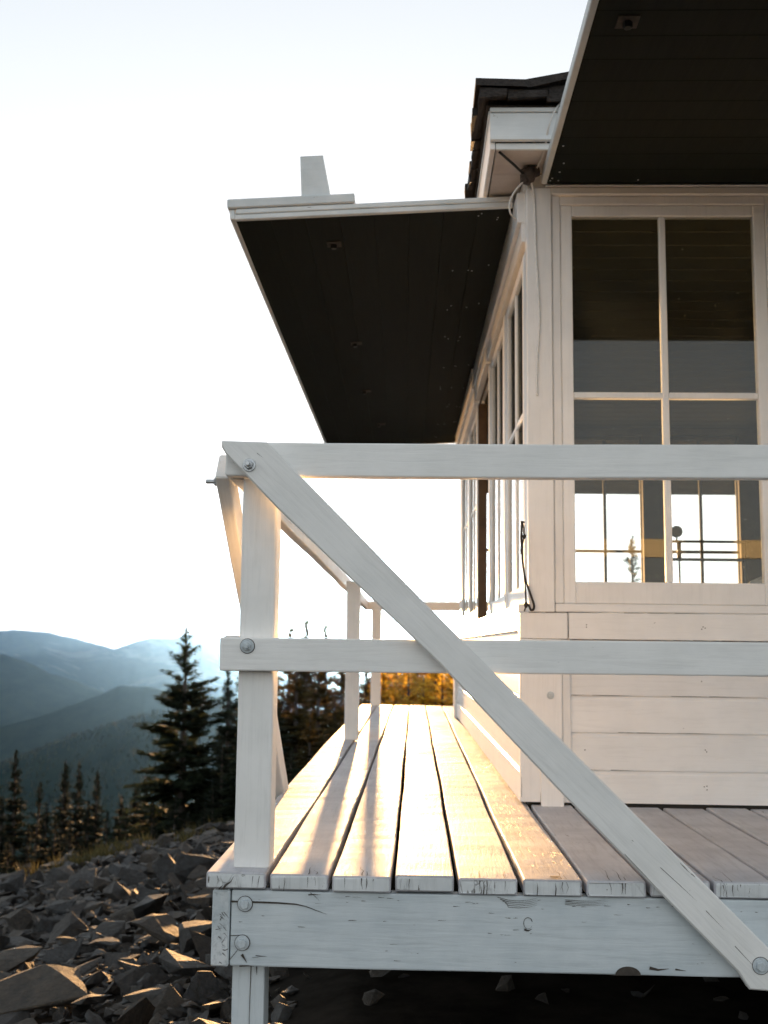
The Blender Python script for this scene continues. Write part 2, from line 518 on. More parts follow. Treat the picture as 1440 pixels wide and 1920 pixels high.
def board(name, a, b, w, t, mat, parent, up=(0, 0, 1), bev=0.004, n=None, jit=0.0012, matend=None):
    """A board from a to b; up = the direction of its width."""
    a, b = Vector(a), Vector(b)
    d = (b - a); L = d.length; d.normalize()
    z = Vector(up); z = (z - d * z.dot(d)).normalized()
    y = z.cross(d)
    mb = MB()
    mb.beam(L, w, t, bev, n or max(4, int(L / .08)), jit, matend=1 if matend else None, endjit=0.0006)
    mt = Matrix(((d.x, y.x, z.x, a.x), (d.y, y.y, z.y, a.y), (d.z, y.z, z.z, a.z), (0, 0, 0, 1)))
    return mb.build(name, [mat, matend] if matend else mat, parent, mt)

def frame_mat(origin, normal):
    """Local +Z along normal."""
    q = Vector(normal).to_track_quat('Z', 'Y')
    return Matrix.Translation(origin) @ q.to_matrix().to_4x4()

def bolt(parent, origin, normal, mat, washer=0.021, hexr=0.0115, hexh=0.009, stud=0.0, name="bolt", tilt=0.3, gap=False):
    mb = MB()
    def ring(r, z0, z1, n, ch):
        vs, fs = [], []
        prof = [(r, z0), (r, z1 - ch), (r - ch, z1)]
        for q, (rr, z) in enumerate(prof):
            for j in range(n):
                t = 2 * math.pi * j / n + tilt
                vs.append((rr * math.cos(t), rr * math.sin(t), z))
        for q in range(2):
            for j in range(n):
                a, b = q * n + j, q * n + (j + 1) % n
                fs.append([a, b, b + n, a + n])
        fs.append([2 * n + j for j in range(n)]); fs.append(list(range(n))[::-1])
        mb.add(vs, fs, 0.5)
    if washer:
        ring(washer, 0, 0.003, 24, 0.0008)
    if gap:
        nn = 24; r0_, r1_ = washer - 0.002, washer + 0.0016
        vs = [(q * math.cos(2 * math.pi * j / nn) + (0.0004 if q == r1_ else 0), q * math.sin(2 * math.pi * j / nn), 0.0006) for q in (r0_, r1_) for j in range(nn)]
        mb.add(vs, [[j, (j + 1) % nn, nn + (j + 1) % nn, nn + j] for j in range(nn)], 0.5, 1)
    ring(hexr, 0.003 if washer else 0.0, 0.003 + hexh, 6, 0.0016)
    if stud:
        ring(hexr * 0.52, 0.003 + hexh, 0.003 + hexh + stud, 12, 0.001)
    return mb.build(name, [mat, M['wood']], parent, frame_mat(origin, normal))

def crack_strip(mb, pts, wd, plane='Y', off=0.0, mat=1):
    """A dark open check in the wood: a tapering strip on the plane (plane coordinate off)."""
    n = len(pts); vs = []
    for i, p in enumerate(pts):
        p = Vector((p[0], p[1])); a = Vector(pts[max(i - 1, 0)][:2]); b = Vector(pts[min(i + 1, n - 1)][:2])
        d = (b - a).normalized(); nn = Vector((-d.y, d.x))
        w = wd * (1 - (i / (n - 1)) ** 2 * 0.9) * random.uniform(0.7, 1.2)
        for s in (-.5, .5):
            q = p + nn * w * s
            vs.append({'Y': (q.x, off, q.y), 'Z': (q.x, q.y, off), 'X': (off, q.x, q.y)}[plane])
    mb.add(vs, [[2 * i, 2 * i + 1, 2 * i + 3, 2 * i + 2] for i in range(n - 1)], 0.5, mat)

# ------------------------------------------------------------------ terrain
def lerp_tab(t, tab):
    return float(np.interp(t, [p[0] for p in tab], [p[1] for p in tab]))

def local_ground(x, y):
    """Talus shoulder the lookout stands on, dropping away beyond about 15 m."""
    r = math.hypot(x, y)
    xl = max(0.0, -x - 0.2)
    z = -0.62 - 0.069 * (y - 4 if y > 4 else (y - 4) * 0.3)
    z -= 0.23 * min(xl, 6) + 0.10 * max(0, xl - 6)
    z -= 0.05 * max(0, x - 6)
    fr = max(0.0, min(1.0, (x + 0.72) / 0.3)) * max(0.0, min(1.0, (2.62 - y) / 0.25)) * max(0.0, min(1.0, (y + 1.5) / 1.0))  # berm added before the deck to keep sky light from under it
    z = z * (1 - fr) + (-0.41) * fr
    up = max(0.0, min(1.0, (x + 0.75) / 0.5)) * max(0.0, min(1.0, (y - 4.3) / 1.6)) * max(0.0, min(1.0, (11.5 - y) / 1.5)) * max(0.0, min(1.0, (6.5 - x) / 1.5))  # ground raised under the rear deck and cabin to block low sun
    z = z * (1 - up) + (-0.30) * up
    k = max(0.0, r - 13.5)
    z -= 0.25 * k * k / (k + 3)
    if r > 60:
        z -= 0.2 * (r - 60)
    z += 0.10 * mnoise.fractal(Vector((x * .45, y * .45, 3.1)), 1.0, 2.0, 4) * min(1, max(0.25, (abs(x) + abs(y - 6)) / 8))
    if r > 20:
        z += min(1, (r - 20) / 60) * 2.2 * mnoise.fractal(Vector((x * .03, y * .03, 1.7)), 1.0, 2.0, 4)
    return z

RIDGES = [  # distance, slope per metre towards / away, crest height (elevation tangent) against direction x/y
    (1700, 0.30, [(-.6, -.13), (-.396, -.108), (-.33, -.087), (-.25, -.066), (-.19, -.057), (-.1, -.05), (0, -.045), (.2, -.04), (.6, -.05)]),
    (2900, 0.33, [(-.6, -.085), (-.396, -.076), (-.34, -.062), (-.31, -.051), (-.28, -.039), (-.255, -.040), (-.22, -.047), (-.15, -.05), (0, -.035), (.6, -.03)]),
    (4300, 0.34, [(-.6, .002), (-.45, -.004), (-.396, -.0085), (-.345, -.026), (-.31, -.040), (-.28, -.048), (-.2, -.05), (0, -.03), (.6, -.02)]),
    (13000, 0.26, [(-.6, .006), (-.45, .0115), (-.385, .0137), (-.345, .0082), (-.287, -.0025), (-.243, .0055), (-.22, .0095), (-.18, .007), (-.1, .004), (0, .002), (.2, .003), (.6, .006)]),
]
def terrain(x, y):
    r = math.hypot(x, y)
    zl = local_ground(x, y)
    if r < 250:
        return zl
    zl = max(zl, -620.0)
    az = math.atan2(x, y)
    t = math.tan(max(-0.6, min(0.6, az)))
    best = zl
    for i, (D, sl, tab) in enumerate(RIDGES):
        wob = mnoise.fractal(Vector((x / D * 7 + 9 * i, y / D * 7, i * 4.0)), 1.0, 2.0, 6)
        Dw = D * (1 + 0.10 * math.sin(az * 5 + i * 2.0) + 0.05 * math.sin(az * 13 + i))
        crest = lerp_tab(t, tab) * Dw
        if abs(az) > 0.6:
            crest += D * 0.012 * math.sin(az * 6 + i) * min(1, (abs(az) - 0.6) * 3)
        drop = sl * abs(r - Dw)
        drop = drop * drop / (drop + 25)
        amp = 0.5 if abs(r - Dw) < 100 else min(1.0, 0.5 + abs(r - Dw) / 1500)
        fine = mnoise.fractal(Vector((x / D * 45, y / D * 45, i * 7.0)), 0.9, 2.0, 5)
        spur = mnoise.ridged_multi_fractal(Vector((x / D * 9, y / D * 9, i * 3.0)), 1.0, 2.0, 4, 1.0, 2.0) - 1.0
        h = crest - drop + (D * 0.0038 * amp + 0.13 * min(drop, 300)) * wob + min(drop, 260) * 0.13 * spur + D * 0.0011 * fine
        best = max(best, h)
    return best

def build_ground():
    azs = []
    a = -math.pi
    while a < math.pi - 1e-6:
        azs.append(a)
        a += R(0.11) if -0.43 < a < -0.05 else (R(0.3) if -0.5 < a < 0.33 else R(3.0))
    radii = [0.0]
    r = 0.8
    while r < 19000:
        radii.append(r)
        r *= 1.038 if r > 400 else 1.075
    na = len(azs)
    vs = [(0, 0, local_ground(0, 0))]
    for r in radii[1:]:
        for a in azs:
            x, y = r * math.sin(a), r * math.cos(a)
            vs.append((x, y, terrain(x, y)))
    fs = [[0, 1 + (j + 1) % na, 1 + j] for j in range(na)]
    for i in range(len(radii) - 2):
        for j in range(na):
            a, b = 1 + i * na + j, 1 + i * na + (j + 1) % na
            fs.append([a, b, b + na, a + na])
    me = bpy.data.meshes.new("ground")
    me.from_pydata(vs, [], fs)
    me.materials.append(M['ground'])
    me.polygons.foreach_set("use_smooth", [True] * len(me.polygons))
    me.update()
    o = bpy.data.objects.new("ground", me)
    COL.objects.link(o)
    tag(o, kind="structure")
    zs = [v[2] for v in vs]
    return min(zs), max(zs)
GMIN, GMAX = build_ground()

# ------------------------------------------------------------------ haze
def build_haze():
    bm = bmesh.new()
    bmesh.ops.create_cube(bm, size=1.0)
    zt, zb = max(GMAX, 60) + 30, GMIN - 1.0
    for v in bm.verts:
        v.co = Vector((v.co.x * 40000, v.co.y * 40000, zt if v.co.z > 0 else zb))
    me = bpy.data.meshes.new("haze"); bm.to_mesh(me); bm.free()
    m = bpy.data.materials.new("air_haze"); m.use_nodes = True
    nt = m.node_tree
    nt.nodes.remove(nt.nodes["Principled BSDF"])
    pv = nt.nodes.new("ShaderNodeVolumePrincipled")
    pv.inputs["Color"].default_value = (0.14, 0.36, 1.0, 1)
    pv.inputs["Density"].default_value = 1.45e-5
    pv.inputs["Anisotropy"].default_value = 0.91
    nt.links.new(pv.outputs[0], nt.nodes["Material Output"].inputs["Volume"])
    me.materials.append(m)
    o = bpy.data.objects.new("haze", me)
    COL.objects.link(o)
    tag(o, kind="stuff")
build_haze()

# ------------------------------------------------------------------ cabin
FW = 3.745                    # plane of the front sashes
CX0, CX1 = 0.400, 5.00        # cabin, upper wall
YB = 8.30                     # back wall plane
SK = 0.0097                   # the old cabin is a little out of square
cabin = empty("lookout_cabin", (2.6, 6.0, 0), "white painted wooden lookout cabin with big paned windows and raised dark shutters", "cabin")

def side_pt(s, out, z):
    """Point on the left wall: s = metres from the front corner, out = metres proud of the upper wall."""
    return Vector((CX0 - SK * s - out, FW + s, z))
SIDE = Matrix(((-1, -SK, 0, CX0), (-SK * 0, 1, 0, FW), (0, 0, 1, 0), (0, 0, 0, 1)))   # local (out, s, z) -> world

def build_cabin():
    # ---- front lower wall: siding boards, corner board, apron board
    mb = MB()
    zs = [0.012, 0.124, 0.253, 0.380, 0.508, 0.572]
    for a, b in zip(zs[:-1], zs[1:]):
        # drop siding: flat face with a coved upper lip
        y0 = FW + 0.004
        prof = [(y0 + 0.03, a), (y0, a), (y0, b - 0.016), (y0 + 0.004, b - 0.010), (y0 + 0.009, b - 0.004), (y0 + 0.009, b), (y0 + 0.03, b)]
        mb.prism(prof, 'X', 0.5475, CX1)
    mb.build("siding", M['wall_x'], cabin)
    mb = MB()
    mb.box(0.540, CX1, FW - 0.014, FW + 0.03, 0.5735, 0.668, 0.003)
    mb.build("apron_board", M['wall_x'], cabin)
    mb = MB()
    mb.box(0.368, 0.537, FW - 0.016, FW + 0.03, 0.5745, 0.6665, 0.003)
    mb.box(0.368, 0.515, FW - 0.018, FW + 0.03, 0.014, 0.573, 0.003)
    mb.box(0.516, 0.5465, FW - 0.008, FW + 0.03, 0.012, 0.573, 0.003)
    mb.box(0.438, 0.517, FW - 0.027, FW - 0.0182, -0.001, 0.16, 0.002)
    mb.build("corner_board", M['wall_z'], cabin)
    seam = MB()
    rr = random.Random(3)
    for z, x0, x1, w, p, yy in ((0.6683, 0.40, 0.537, 0.0035, 1.0, FW - 0.0165), (0.6683, 0.54, 2.6, 0.0018, 0.8, FW - 0.0158), (0.5732, 0.55, 2.6, 0.0032, 0.9, FW - 0.0145), (0.380, 0.55, 2.6, 0.0016, 0.35, FW + 0.0035), (0.253, 0.55, 2.6, 0.0016, 0.3, FW + 0.0035), (0.124, 0.55, 2.6, 0.0018, 0.3, FW + 0.0035)):
        x = x0
        while x < x1:
            l = min(rr.uniform(0.03, 0.16), x1 - x)
            if rr.random() < p:
                crack_strip(seam, [(x, z), (x + l * .5, z + rr.uniform(-.0006, .0006)), (x + l, z)], w, 'Y', yy, 0)
            x += l * 0.96
    for x, z0, z1, yy in ((0.5385, 0.58, 0.664, FW - 0.0145), (0.5155, 0.03, 0.30, FW - 0.0085), (0.437, 0.012, 0.05, FW - 0.0187), (0.372, 0.03, 0.10, FW - 0.0187)):
        crack_strip(seam, [(x, z0), (x + .0005, (z0 + z1) / 2), (x, z1)], 0.0018, 'Y', yy, 0)
    for k in range(26):
        x, z = (rr.choice((0.60, 1.01, 1.42, 1.83)) + rr.uniform(-.008, .008), rr.choice((0.07, 0.19, 0.32, 0.44, 0.62)) + rr.uniform(-.01, .01))
        yy = FW + 0.0035 if z < 0.57 else FW - 0.0145
        seam.add([(x + 0.0022 * math.cos(t), yy, z + 0.0022 * math.sin(t)) for t in np.linspace(0, 5.2, 6)], [list(range(6))], .5, 0)
    seam.build("paint_crack", M['wood'], cabin)["kind"] = "stuff"
    bolt(cabin, (0.474, FW - 0.0185, 0.379), (0, -1, 0), M['steel_paint'], washer=0.013, hexr=0.009, hexh=0.006)
    # wall core behind the siding (hides the inside)
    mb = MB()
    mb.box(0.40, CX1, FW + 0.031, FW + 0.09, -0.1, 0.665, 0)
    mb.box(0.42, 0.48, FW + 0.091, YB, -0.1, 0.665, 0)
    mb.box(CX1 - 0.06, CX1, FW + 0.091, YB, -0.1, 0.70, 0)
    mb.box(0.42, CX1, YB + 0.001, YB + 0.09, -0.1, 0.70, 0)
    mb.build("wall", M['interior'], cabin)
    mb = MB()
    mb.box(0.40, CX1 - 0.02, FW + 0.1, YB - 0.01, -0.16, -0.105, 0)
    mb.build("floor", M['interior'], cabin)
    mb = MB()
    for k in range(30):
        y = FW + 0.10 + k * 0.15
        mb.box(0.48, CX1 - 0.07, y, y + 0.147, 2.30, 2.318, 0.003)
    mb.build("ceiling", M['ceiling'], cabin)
    # foundation under the cabin
    mb = MB()
    for x, y in ((0.9, 4.1), (2.6, 4.1), (4.4, 4.1), (0.9, 7.9), (2.6, 7.9), (4.4, 7.9)):
        mb = MB(); mb.box(x - .22, x + .22, y - .2, y + .2, -1.4, -0.17, 0.03)
        mb.build("footing", M['concrete'], cabin)

    # ---- front upper wall
    mb = MB()
    mb.box(CX0, 0.492, FW - 0.020, FW + 0.05, 0.6685, 2.240, 0.003)       # corner board
    mb.build("corner_board", M['wall_z'], cabin)
    mb = MB()
    mb.box(CX0 + 0.001, CX1, FW - 0.012, FW + 0.05, 2.2415, 2.295, 0.003)
    mb.box(0.4935, CX1, FW - 0.022, FW + 0.05, 2.2125, 2.240, 0.003)
    mb.build("header", M['wall_x'], cabin)
    pitch, x0 = 0.862, 0.4935
    k = 0
    while x0 + 0.8 < CX1:
        front_window(x0, x0 + pitch - 0.045, k)
        if x0 + pitch < CX1:
            mb = MB(); mb.box(x0 + pitch - 0.044, x0 + pitch - 0.001, FW - 0.018, FW + 0.05, 0.6685, 2.211, 0.003)
            mb.build("mullion", M['wall_z'], cabin)
        x0 += pitch; k += 1
    mb = MB(); mb.box(x0, CX1, FW - 0.018, FW + 0.05, 0.6685, 2.211, 0.003); mb.build("corner_board", M['wall_z'], cabin)

def sash(parent, x0, x1, z0, z1, stile, top, bot, cols, zmid, mt, y0, dep, glass=True, dark=None):
    """Sash in the XZ plane: frame, bars and one pane, in local space (y0 = front face)."""
    mat = dark or M['wall_z']
    mb = MB()
    mb.box(x0, x0 + stile, y0, y0 + dep, z0, z1, 0.003)
    mb.box(x1 - stile, x1, y0, y0 + dep, z0, z1, 0.003)
    mb.box(x0 + stile, x1 - stile, y0 + 0.001, y0 + dep - .001, z1 - top, z1 - 0.0005, 0.003)
    mb.box(x0 + stile, x1 - stile, y0 + 0.001, y0 + dep - .001, z0 + 0.0005, z0 + bot, 0.003)
    if mt is not None:
        mb.transform(mt)
    fr = mb.build("frame", mat, parent)
    mb = MB()
    gx0, gx1, gz0, gz1 = x0 + stile, x1 - stile, z0 + bot, z1 - top
    bw = 0.024
    for c in range(1, cols):
        xc = gx0 + (gx1 - gx0) * c / cols
        mb.box(xc - bw / 2, xc + bw / 2, y0 + 0.004, y0 + dep - 0.004, gz0, gz1, 0.004)
    if zmid:
        xs = [gx0] + [gx0 + (gx1 - gx0) * c / cols for c in range(1, cols)] + [gx1]
        for i in range(cols):
            a = xs[i] + (bw / 2 if i else 0); b = xs[i + 1] - (bw / 2 if i < cols - 1 else 0)
            mb.box(a, b, y0 + 0.005, y0 + dep - 0.005, zmid - bw / 2, zmid + bw / 2, 0.004)
    if mt is not None:
        mb.transform(mt)
    mb.build("glazing_bars", mat, parent)
    if glass:
        mb = MB()
        mb.box(gx0 - 0.004, gx1 + 0.004, y0 + dep * .4 - 0.002, y0 + dep * .4 + 0.002, gz0 - 0.004, gz1 + 0.004, 0)
        if mt is not None:
            mb.transform(mt)
        mb.build("pane", M['glass'], parent)

def front_window(x0, x1, k):
    # casing, stepped stop, sash, sill: the window is a part, its pieces sub-parts
    mb = MB()
    mb.box(x0 + .0005, x0 + 0.0315, FW - 0.010, FW + 0.05, 0.6995, 2.211, 0.003)
    mb.box(x1 - 0.0315, x1 - .0005, FW - 0.010, FW + 0.05, 0.6995, 2.211, 0.003)
    mb.box(x0 + 0.0325, x1 - 0.0325, FW - 0.009, FW + 0.05, 2.178, 2.2105, 0.003)
    w = mb.build("window", M['wall_z'], cabin)
    mb = MB(); mb.box(x0 + .001, x1 - .001, FW - 0.015, FW + 0.06, 0.6688, 0.6988, 0.004)
    mb.build("sill", M['wall_x'], w)
    sash(w, x0 + 0.0325, x1 - 0.0325, 0.6995, 2.177, 0.043, 0.042, 0.078, 2, 1.4565, None, FW - 0.004, 0.035)

def build_side_wall():
    L = YB - FW
    # lower side wall boards (local: out, s, z)
    mb = MB()
    for a, b in zip([0.03, 0.124, 0.253, 0.380, 0.508], [0.124, 0.253, 0.380, 0.508, 0.60]):
        prof = [(0.0, a), (0.026, a), (0.026, b - 0.016), (0.021, b - 0.010), (0.017, b - 0.004), (0.017, b), (0.0, b)]
        mb.prism(prof, 'Y', 0.031, L)
    mb.box(0.0265, 0.032, 0.0, L + 0.01, 0.012, 0.115, 0.002)
    mb.transform(SIDE)
    mb.build("siding", M['wall_y'], cabin)
    mb = MB()
    mb.box(-0.03, 0.032, 0.0, L + 0.02, 0.6015, 0.668, 0.004)
    mb.box(0.0, 0.050, L - 0.06, L + 0.10, -0.02, 0.600, 0.003)
    mb.transform(SIDE)
    mb.build("apron_board", M['wall_y'], cabin)
    # header above the side windows: stepped casings
    mb = MB()
    mb.box(-0.04, 0.030, 0.03, 2.55, 2.125, 2.243, 0.003)
    mb.box(-0.04, 0.042, 2.552, L + 0.05, 2.115, 2.243, 0.003)
    mb.box(-0.04, 0.014, 0.03, 1.70, 2.050, 2.1245, 0.003)
    mb.box(-0.04, 0.022, 1.702, 2.55, 2.040, 2.1245, 0.003)
    mb.box(-0.04, 0.028, 2.552, L + 0.05, 2.020, 2.1145, 0.003)
    mb.box(-0.04, 0.006, -0.0005, L + 0.05, 2.2445, 2.300, 0.003)
    mb.transform(SIDE)
    mb.build("header", M['wall_y'], cabin)
    # windows
    edges = [(0.052, 0.80), (0.86, 1.63), (1.70, 2.56), (2.64, 3.40), (3.48, 4.30)]
    for (a0, a1), (b0, b1) in zip(edges, edges[1:] + [(L + 0.051, 0)]):
        mb = MB()
        mb.box(-0.05, 0.006, a1 + 0.001, b0 - 0.001, 0.6995, 2.019, 0.003)
        mb.transform(SIDE)
        mb.build("mullion", M['wall_z'], cabin)
    # local sash axes: X=s, Y=inwards, Z=up
    ST = Matrix(((SK * -1, 1, 0, CX0), (1, 0, 0, FW), (0, 0, 1, 0), (0, 0, 0, 1)))
    for i, (a, b) in enumerate(edges):
        mb = MB()
        mb.box(a, a + 0.03, 0.0, 0.05, 0.70, 2.018, 0.003)
        mb.box(b - 0.03, b, 0.0, 0.05, 0.70, 2.018, 0.003)
        mb.box(a + 0.0295, b - 0.0295, 0.002, 0.011, 2.004, 2.0175, 0.002)
        mb.transform(ST)
        w = mb.build("window", M['brown'] if i == 2 else M['wall_z'], cabin)
        mb = MB(); mb.box(a, b, -0.030, 0.06, 0.669, 0.699, 0.004); mb.transform(ST)
        mb.build("sill", M['wall_y'], w)
        if i == 2:
            continue        # the sash is out: an open dark frame
        else:
            sash(w, a + 0.031, b - 0.031, 0.70, 2.018, 0.042, 0.042, 0.07, 2, 1.42, ST, -0.002, 0.030)

def build_back_wall():
    mb = MB()
    xs = [0.45 + 0.76 * k for k in range(6)]
    for x in [xs[0] - 0.76] + xs:
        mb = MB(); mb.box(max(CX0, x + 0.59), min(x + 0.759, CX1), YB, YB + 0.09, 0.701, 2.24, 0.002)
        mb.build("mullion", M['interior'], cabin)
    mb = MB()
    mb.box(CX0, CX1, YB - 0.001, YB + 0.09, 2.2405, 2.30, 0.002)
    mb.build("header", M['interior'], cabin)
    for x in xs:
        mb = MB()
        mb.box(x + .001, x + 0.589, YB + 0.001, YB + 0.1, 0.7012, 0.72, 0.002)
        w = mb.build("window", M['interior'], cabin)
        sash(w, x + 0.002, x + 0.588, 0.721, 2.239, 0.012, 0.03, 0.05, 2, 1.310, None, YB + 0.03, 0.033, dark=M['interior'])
    # right wall, plain with windows too far round to see: boarded upper wall with two openings
    mb = MB()
    for y0, y1 in ((FW + 0.09, FW + 0.6), (FW + 1.9, FW + 2.6), (FW + 3.9, YB)):
        mb = MB(); mb.box(CX1 - 0.06, CX1, y0, y1, 0.701, 2.30, 0.002)
        mb.build("mullion", M['interior'], cabin)

build_cabin(); build_side_wall(); build_back_wall()

# ---- shutters
def shutter(hinge_a, hinge_b, outward, length, drop, thick, nb, name="shutter"):
    """Raised shutter: T&G boards under, painted edge; hinge line a->b, reaching outwards."""
    a, b = Vector(hinge_a), Vector(hinge_b)
    d = (b - a); L = d.length; d.normalize()
    o = Vector(outward).normalized() * length + Vector((0, 0, -drop))
    W = o.length; o.normalize()
    up = d.cross(o)
    if up.z < 0:
        up = -up
    mt = Matrix(((o.x, d.x, up.x, a.x), (o.y, d.y, up.y, a.y), (o.z, d.z, up.z, a.z), (0, 0, 0, 1)))
    return mt, L, W

def build_shutters():
    # left shutter: boards run along the wall
    a = side_pt(0.155, 0.030, 2.244); b = side_pt(4.95, 0.030, 2.244)
    mt, L, W = shutter(a, b, (-1, 0, 0), 1.085, 0.055, 0.04, 8)
    mb = MB()
    n = 8
    for i in range(n):
        x0, x1 = W * i / n, W * (i + 1) / n
        mb.box(x0 + 0.0006, x1 - 0.0006, 0.022, L - 0.022, 0.001, 0.018, 0.001)
    mb.box(0.001, W - 0.001, 0.0222, L - 0.0222, 0.0175, 0.030, 0)
    mb.transform(mt)
    sh = mb.build("shutter", M['shutter'], cabin)
    mb = MB()
    mb.box(0, W, 0.0, 0.021, -0.002, 0.019, 0.003)
    mb.box(0, W - 0.003, -0.004, 0.021, 0.0195, 0.040, 0.003)
    mb.box(0, W, L - 0.021, L, -0.002, 0.040, 0.003)
    mb.box(W + 0.0005, W + 0.02, 0.0, L, 0.0, 0.040, 0.003)
    mb.build("edge_strip", M['strip'], sh, mt)
    mb = MB()
    mb.box(W - 0.470, W + 0.028, -0.012, 0.09, 0.042, 0.079, 0.004)
    mb.build("batten", M['strip'], sh, mt)
    mb = MB()
    # upright block on the batten, its right flank raked
    p = [(W - 0.262, 0.0795), (W - 0.376, 0.0795), (W - 0.352, 0.243), (W - 0.262, 0.243)]
    p = [(-x, z) for x, z in p]
    mb.prism([(-q[0], q[1]) for q in p], 'Y', 0.004, 0.088)
    mb.box(W - 0.351, W - 0.2625, 0.005, 0.087, 0.2435, 0.248, 0.001)
    mb.build("stop_block", M['strip'], sh, mt)
    # hardware under the boards
    for (x, y) in ((0.72, 0.30), (0.70, 1.75), (0.69, 2.85), (0.62, 3.9)):
        mb = MB()
        mb.box(x - 0.030, x + 0.030, y - 0.030, y + 0.030, -0.003, 0.0008, 0.001)
        pl = mb.build("bolt_plate", M['wood'], sh, mt)
        bolt(pl, mt @ Vector((x, y, -0.0032)), -Vector((mt[0][2], mt[1][2], mt[2][2])), M['dark_metal'], washer=0, hexr=0.013, hexh=0.014)
    mb = MB()
    rr = random.Random(4)
    for k in range(34):
        x = rr.choice((0.06, 0.13, 0.2)) + rr.uniform(-.015, .015); y = 0.1 + 0.55 * (k // 4) + rr.uniform(-.05, .05)
        mb.box(x - 0.0025, x + 0.0025, y - 0.0025, y + 0.0025, -0.0012, 0.0008, 0.0005)
    mb.build("nail_heads", M['steel'], sh, mt)

    # front shutter
    a = Vector((CX1, FW - 0.030, 2.248)); b = Vector((0.453, FW - 0.030, 2.248))
    mt, L, W = shutter(a, b, (0, -1, 0), 1.90, 0.0, 0.04, 12)
    mb = MB()
    n = 16
    for i in range(n):
        x0, x1 = W * i / n, W * (i + 1) / n
        mb.box(x0 + 0.0006, x1 - 0.0006, 0.022, L - 0.022, 0.001, 0.018, 0.001)
    mb.box(0.001, W - 0.001, 0.0222, L - 0.0222, 0.0175, 0.030, 0)
    mb.transform(mt)
    sh = mb.build("shutter", M['shutter'], cabin)
    mb = MB()
    mb.box(0, W, L - 0.021, L, -0.001, 0.036, 0.003)
    mb.box(0, W, 0, 0.021, -0.001, 0.036, 0.003)
    mb.box(W + .0005, W + 0.02, 0, L, -0.001, 0.036, 0.003)
    mb.build("edge_strip", M['strip'], sh, mt)
    mb = MB()
    x, y = 1.02, L - 0.115
    mb.box(x - 0.03, x + 0.03, y - 0.03, y + 0.03, -0.003, 0.0008, 0.001)
    pl = mb.build("bolt_plate", M['wood'], sh, mt)
    bolt(pl, mt @ Vector((x, y, -0.0032)), (0, 0, -1), M['dark_metal'], washer=0, hexr=0.013, hexh=0.014)
    mb = MB()
    for (x, y) in ((0.03, .06), (0.03, .03), (.05, .035), (0.10, .055), (0.17, .06), (0.035, .35), (0.30, .04), (.03, .9), (.04, 1.6)):
        mb.box(x - 0.003, x + 0.003, L - y - 0.003, L - y + 0.003, -0.0012, 0.0008, 0.0005)
    mb.build("nail_heads", M['steel'], sh, mt)
    # hinge rail under the front shutter
    mb = MB(); mb.box(0.47, CX1, FW - 0.030, FW - 0.0125, 2.2425, 2.2467, 0.001); mb.build("hinge_rail", M['strip'], cabin)

    # back shutter, sagging
    a = Vector((0.45, YB + 0.1, 2.246)); b = Vector((CX1, YB + 0.1, 2.246))
    mt, L, W = shutter(a, b, (0, 1, 0), 1.45, 0.26, 0.04, 8)
    mb = MB()
    for i in range(10):
        mb.box(W * i / 10 + .001, W * (i + 1) / 10 - .001, 0, L, 0.001, 0.024, 0.003)
    mb.transform(mt)
    mb.build("shutter", M['interior'], cabin)
build_shutters()

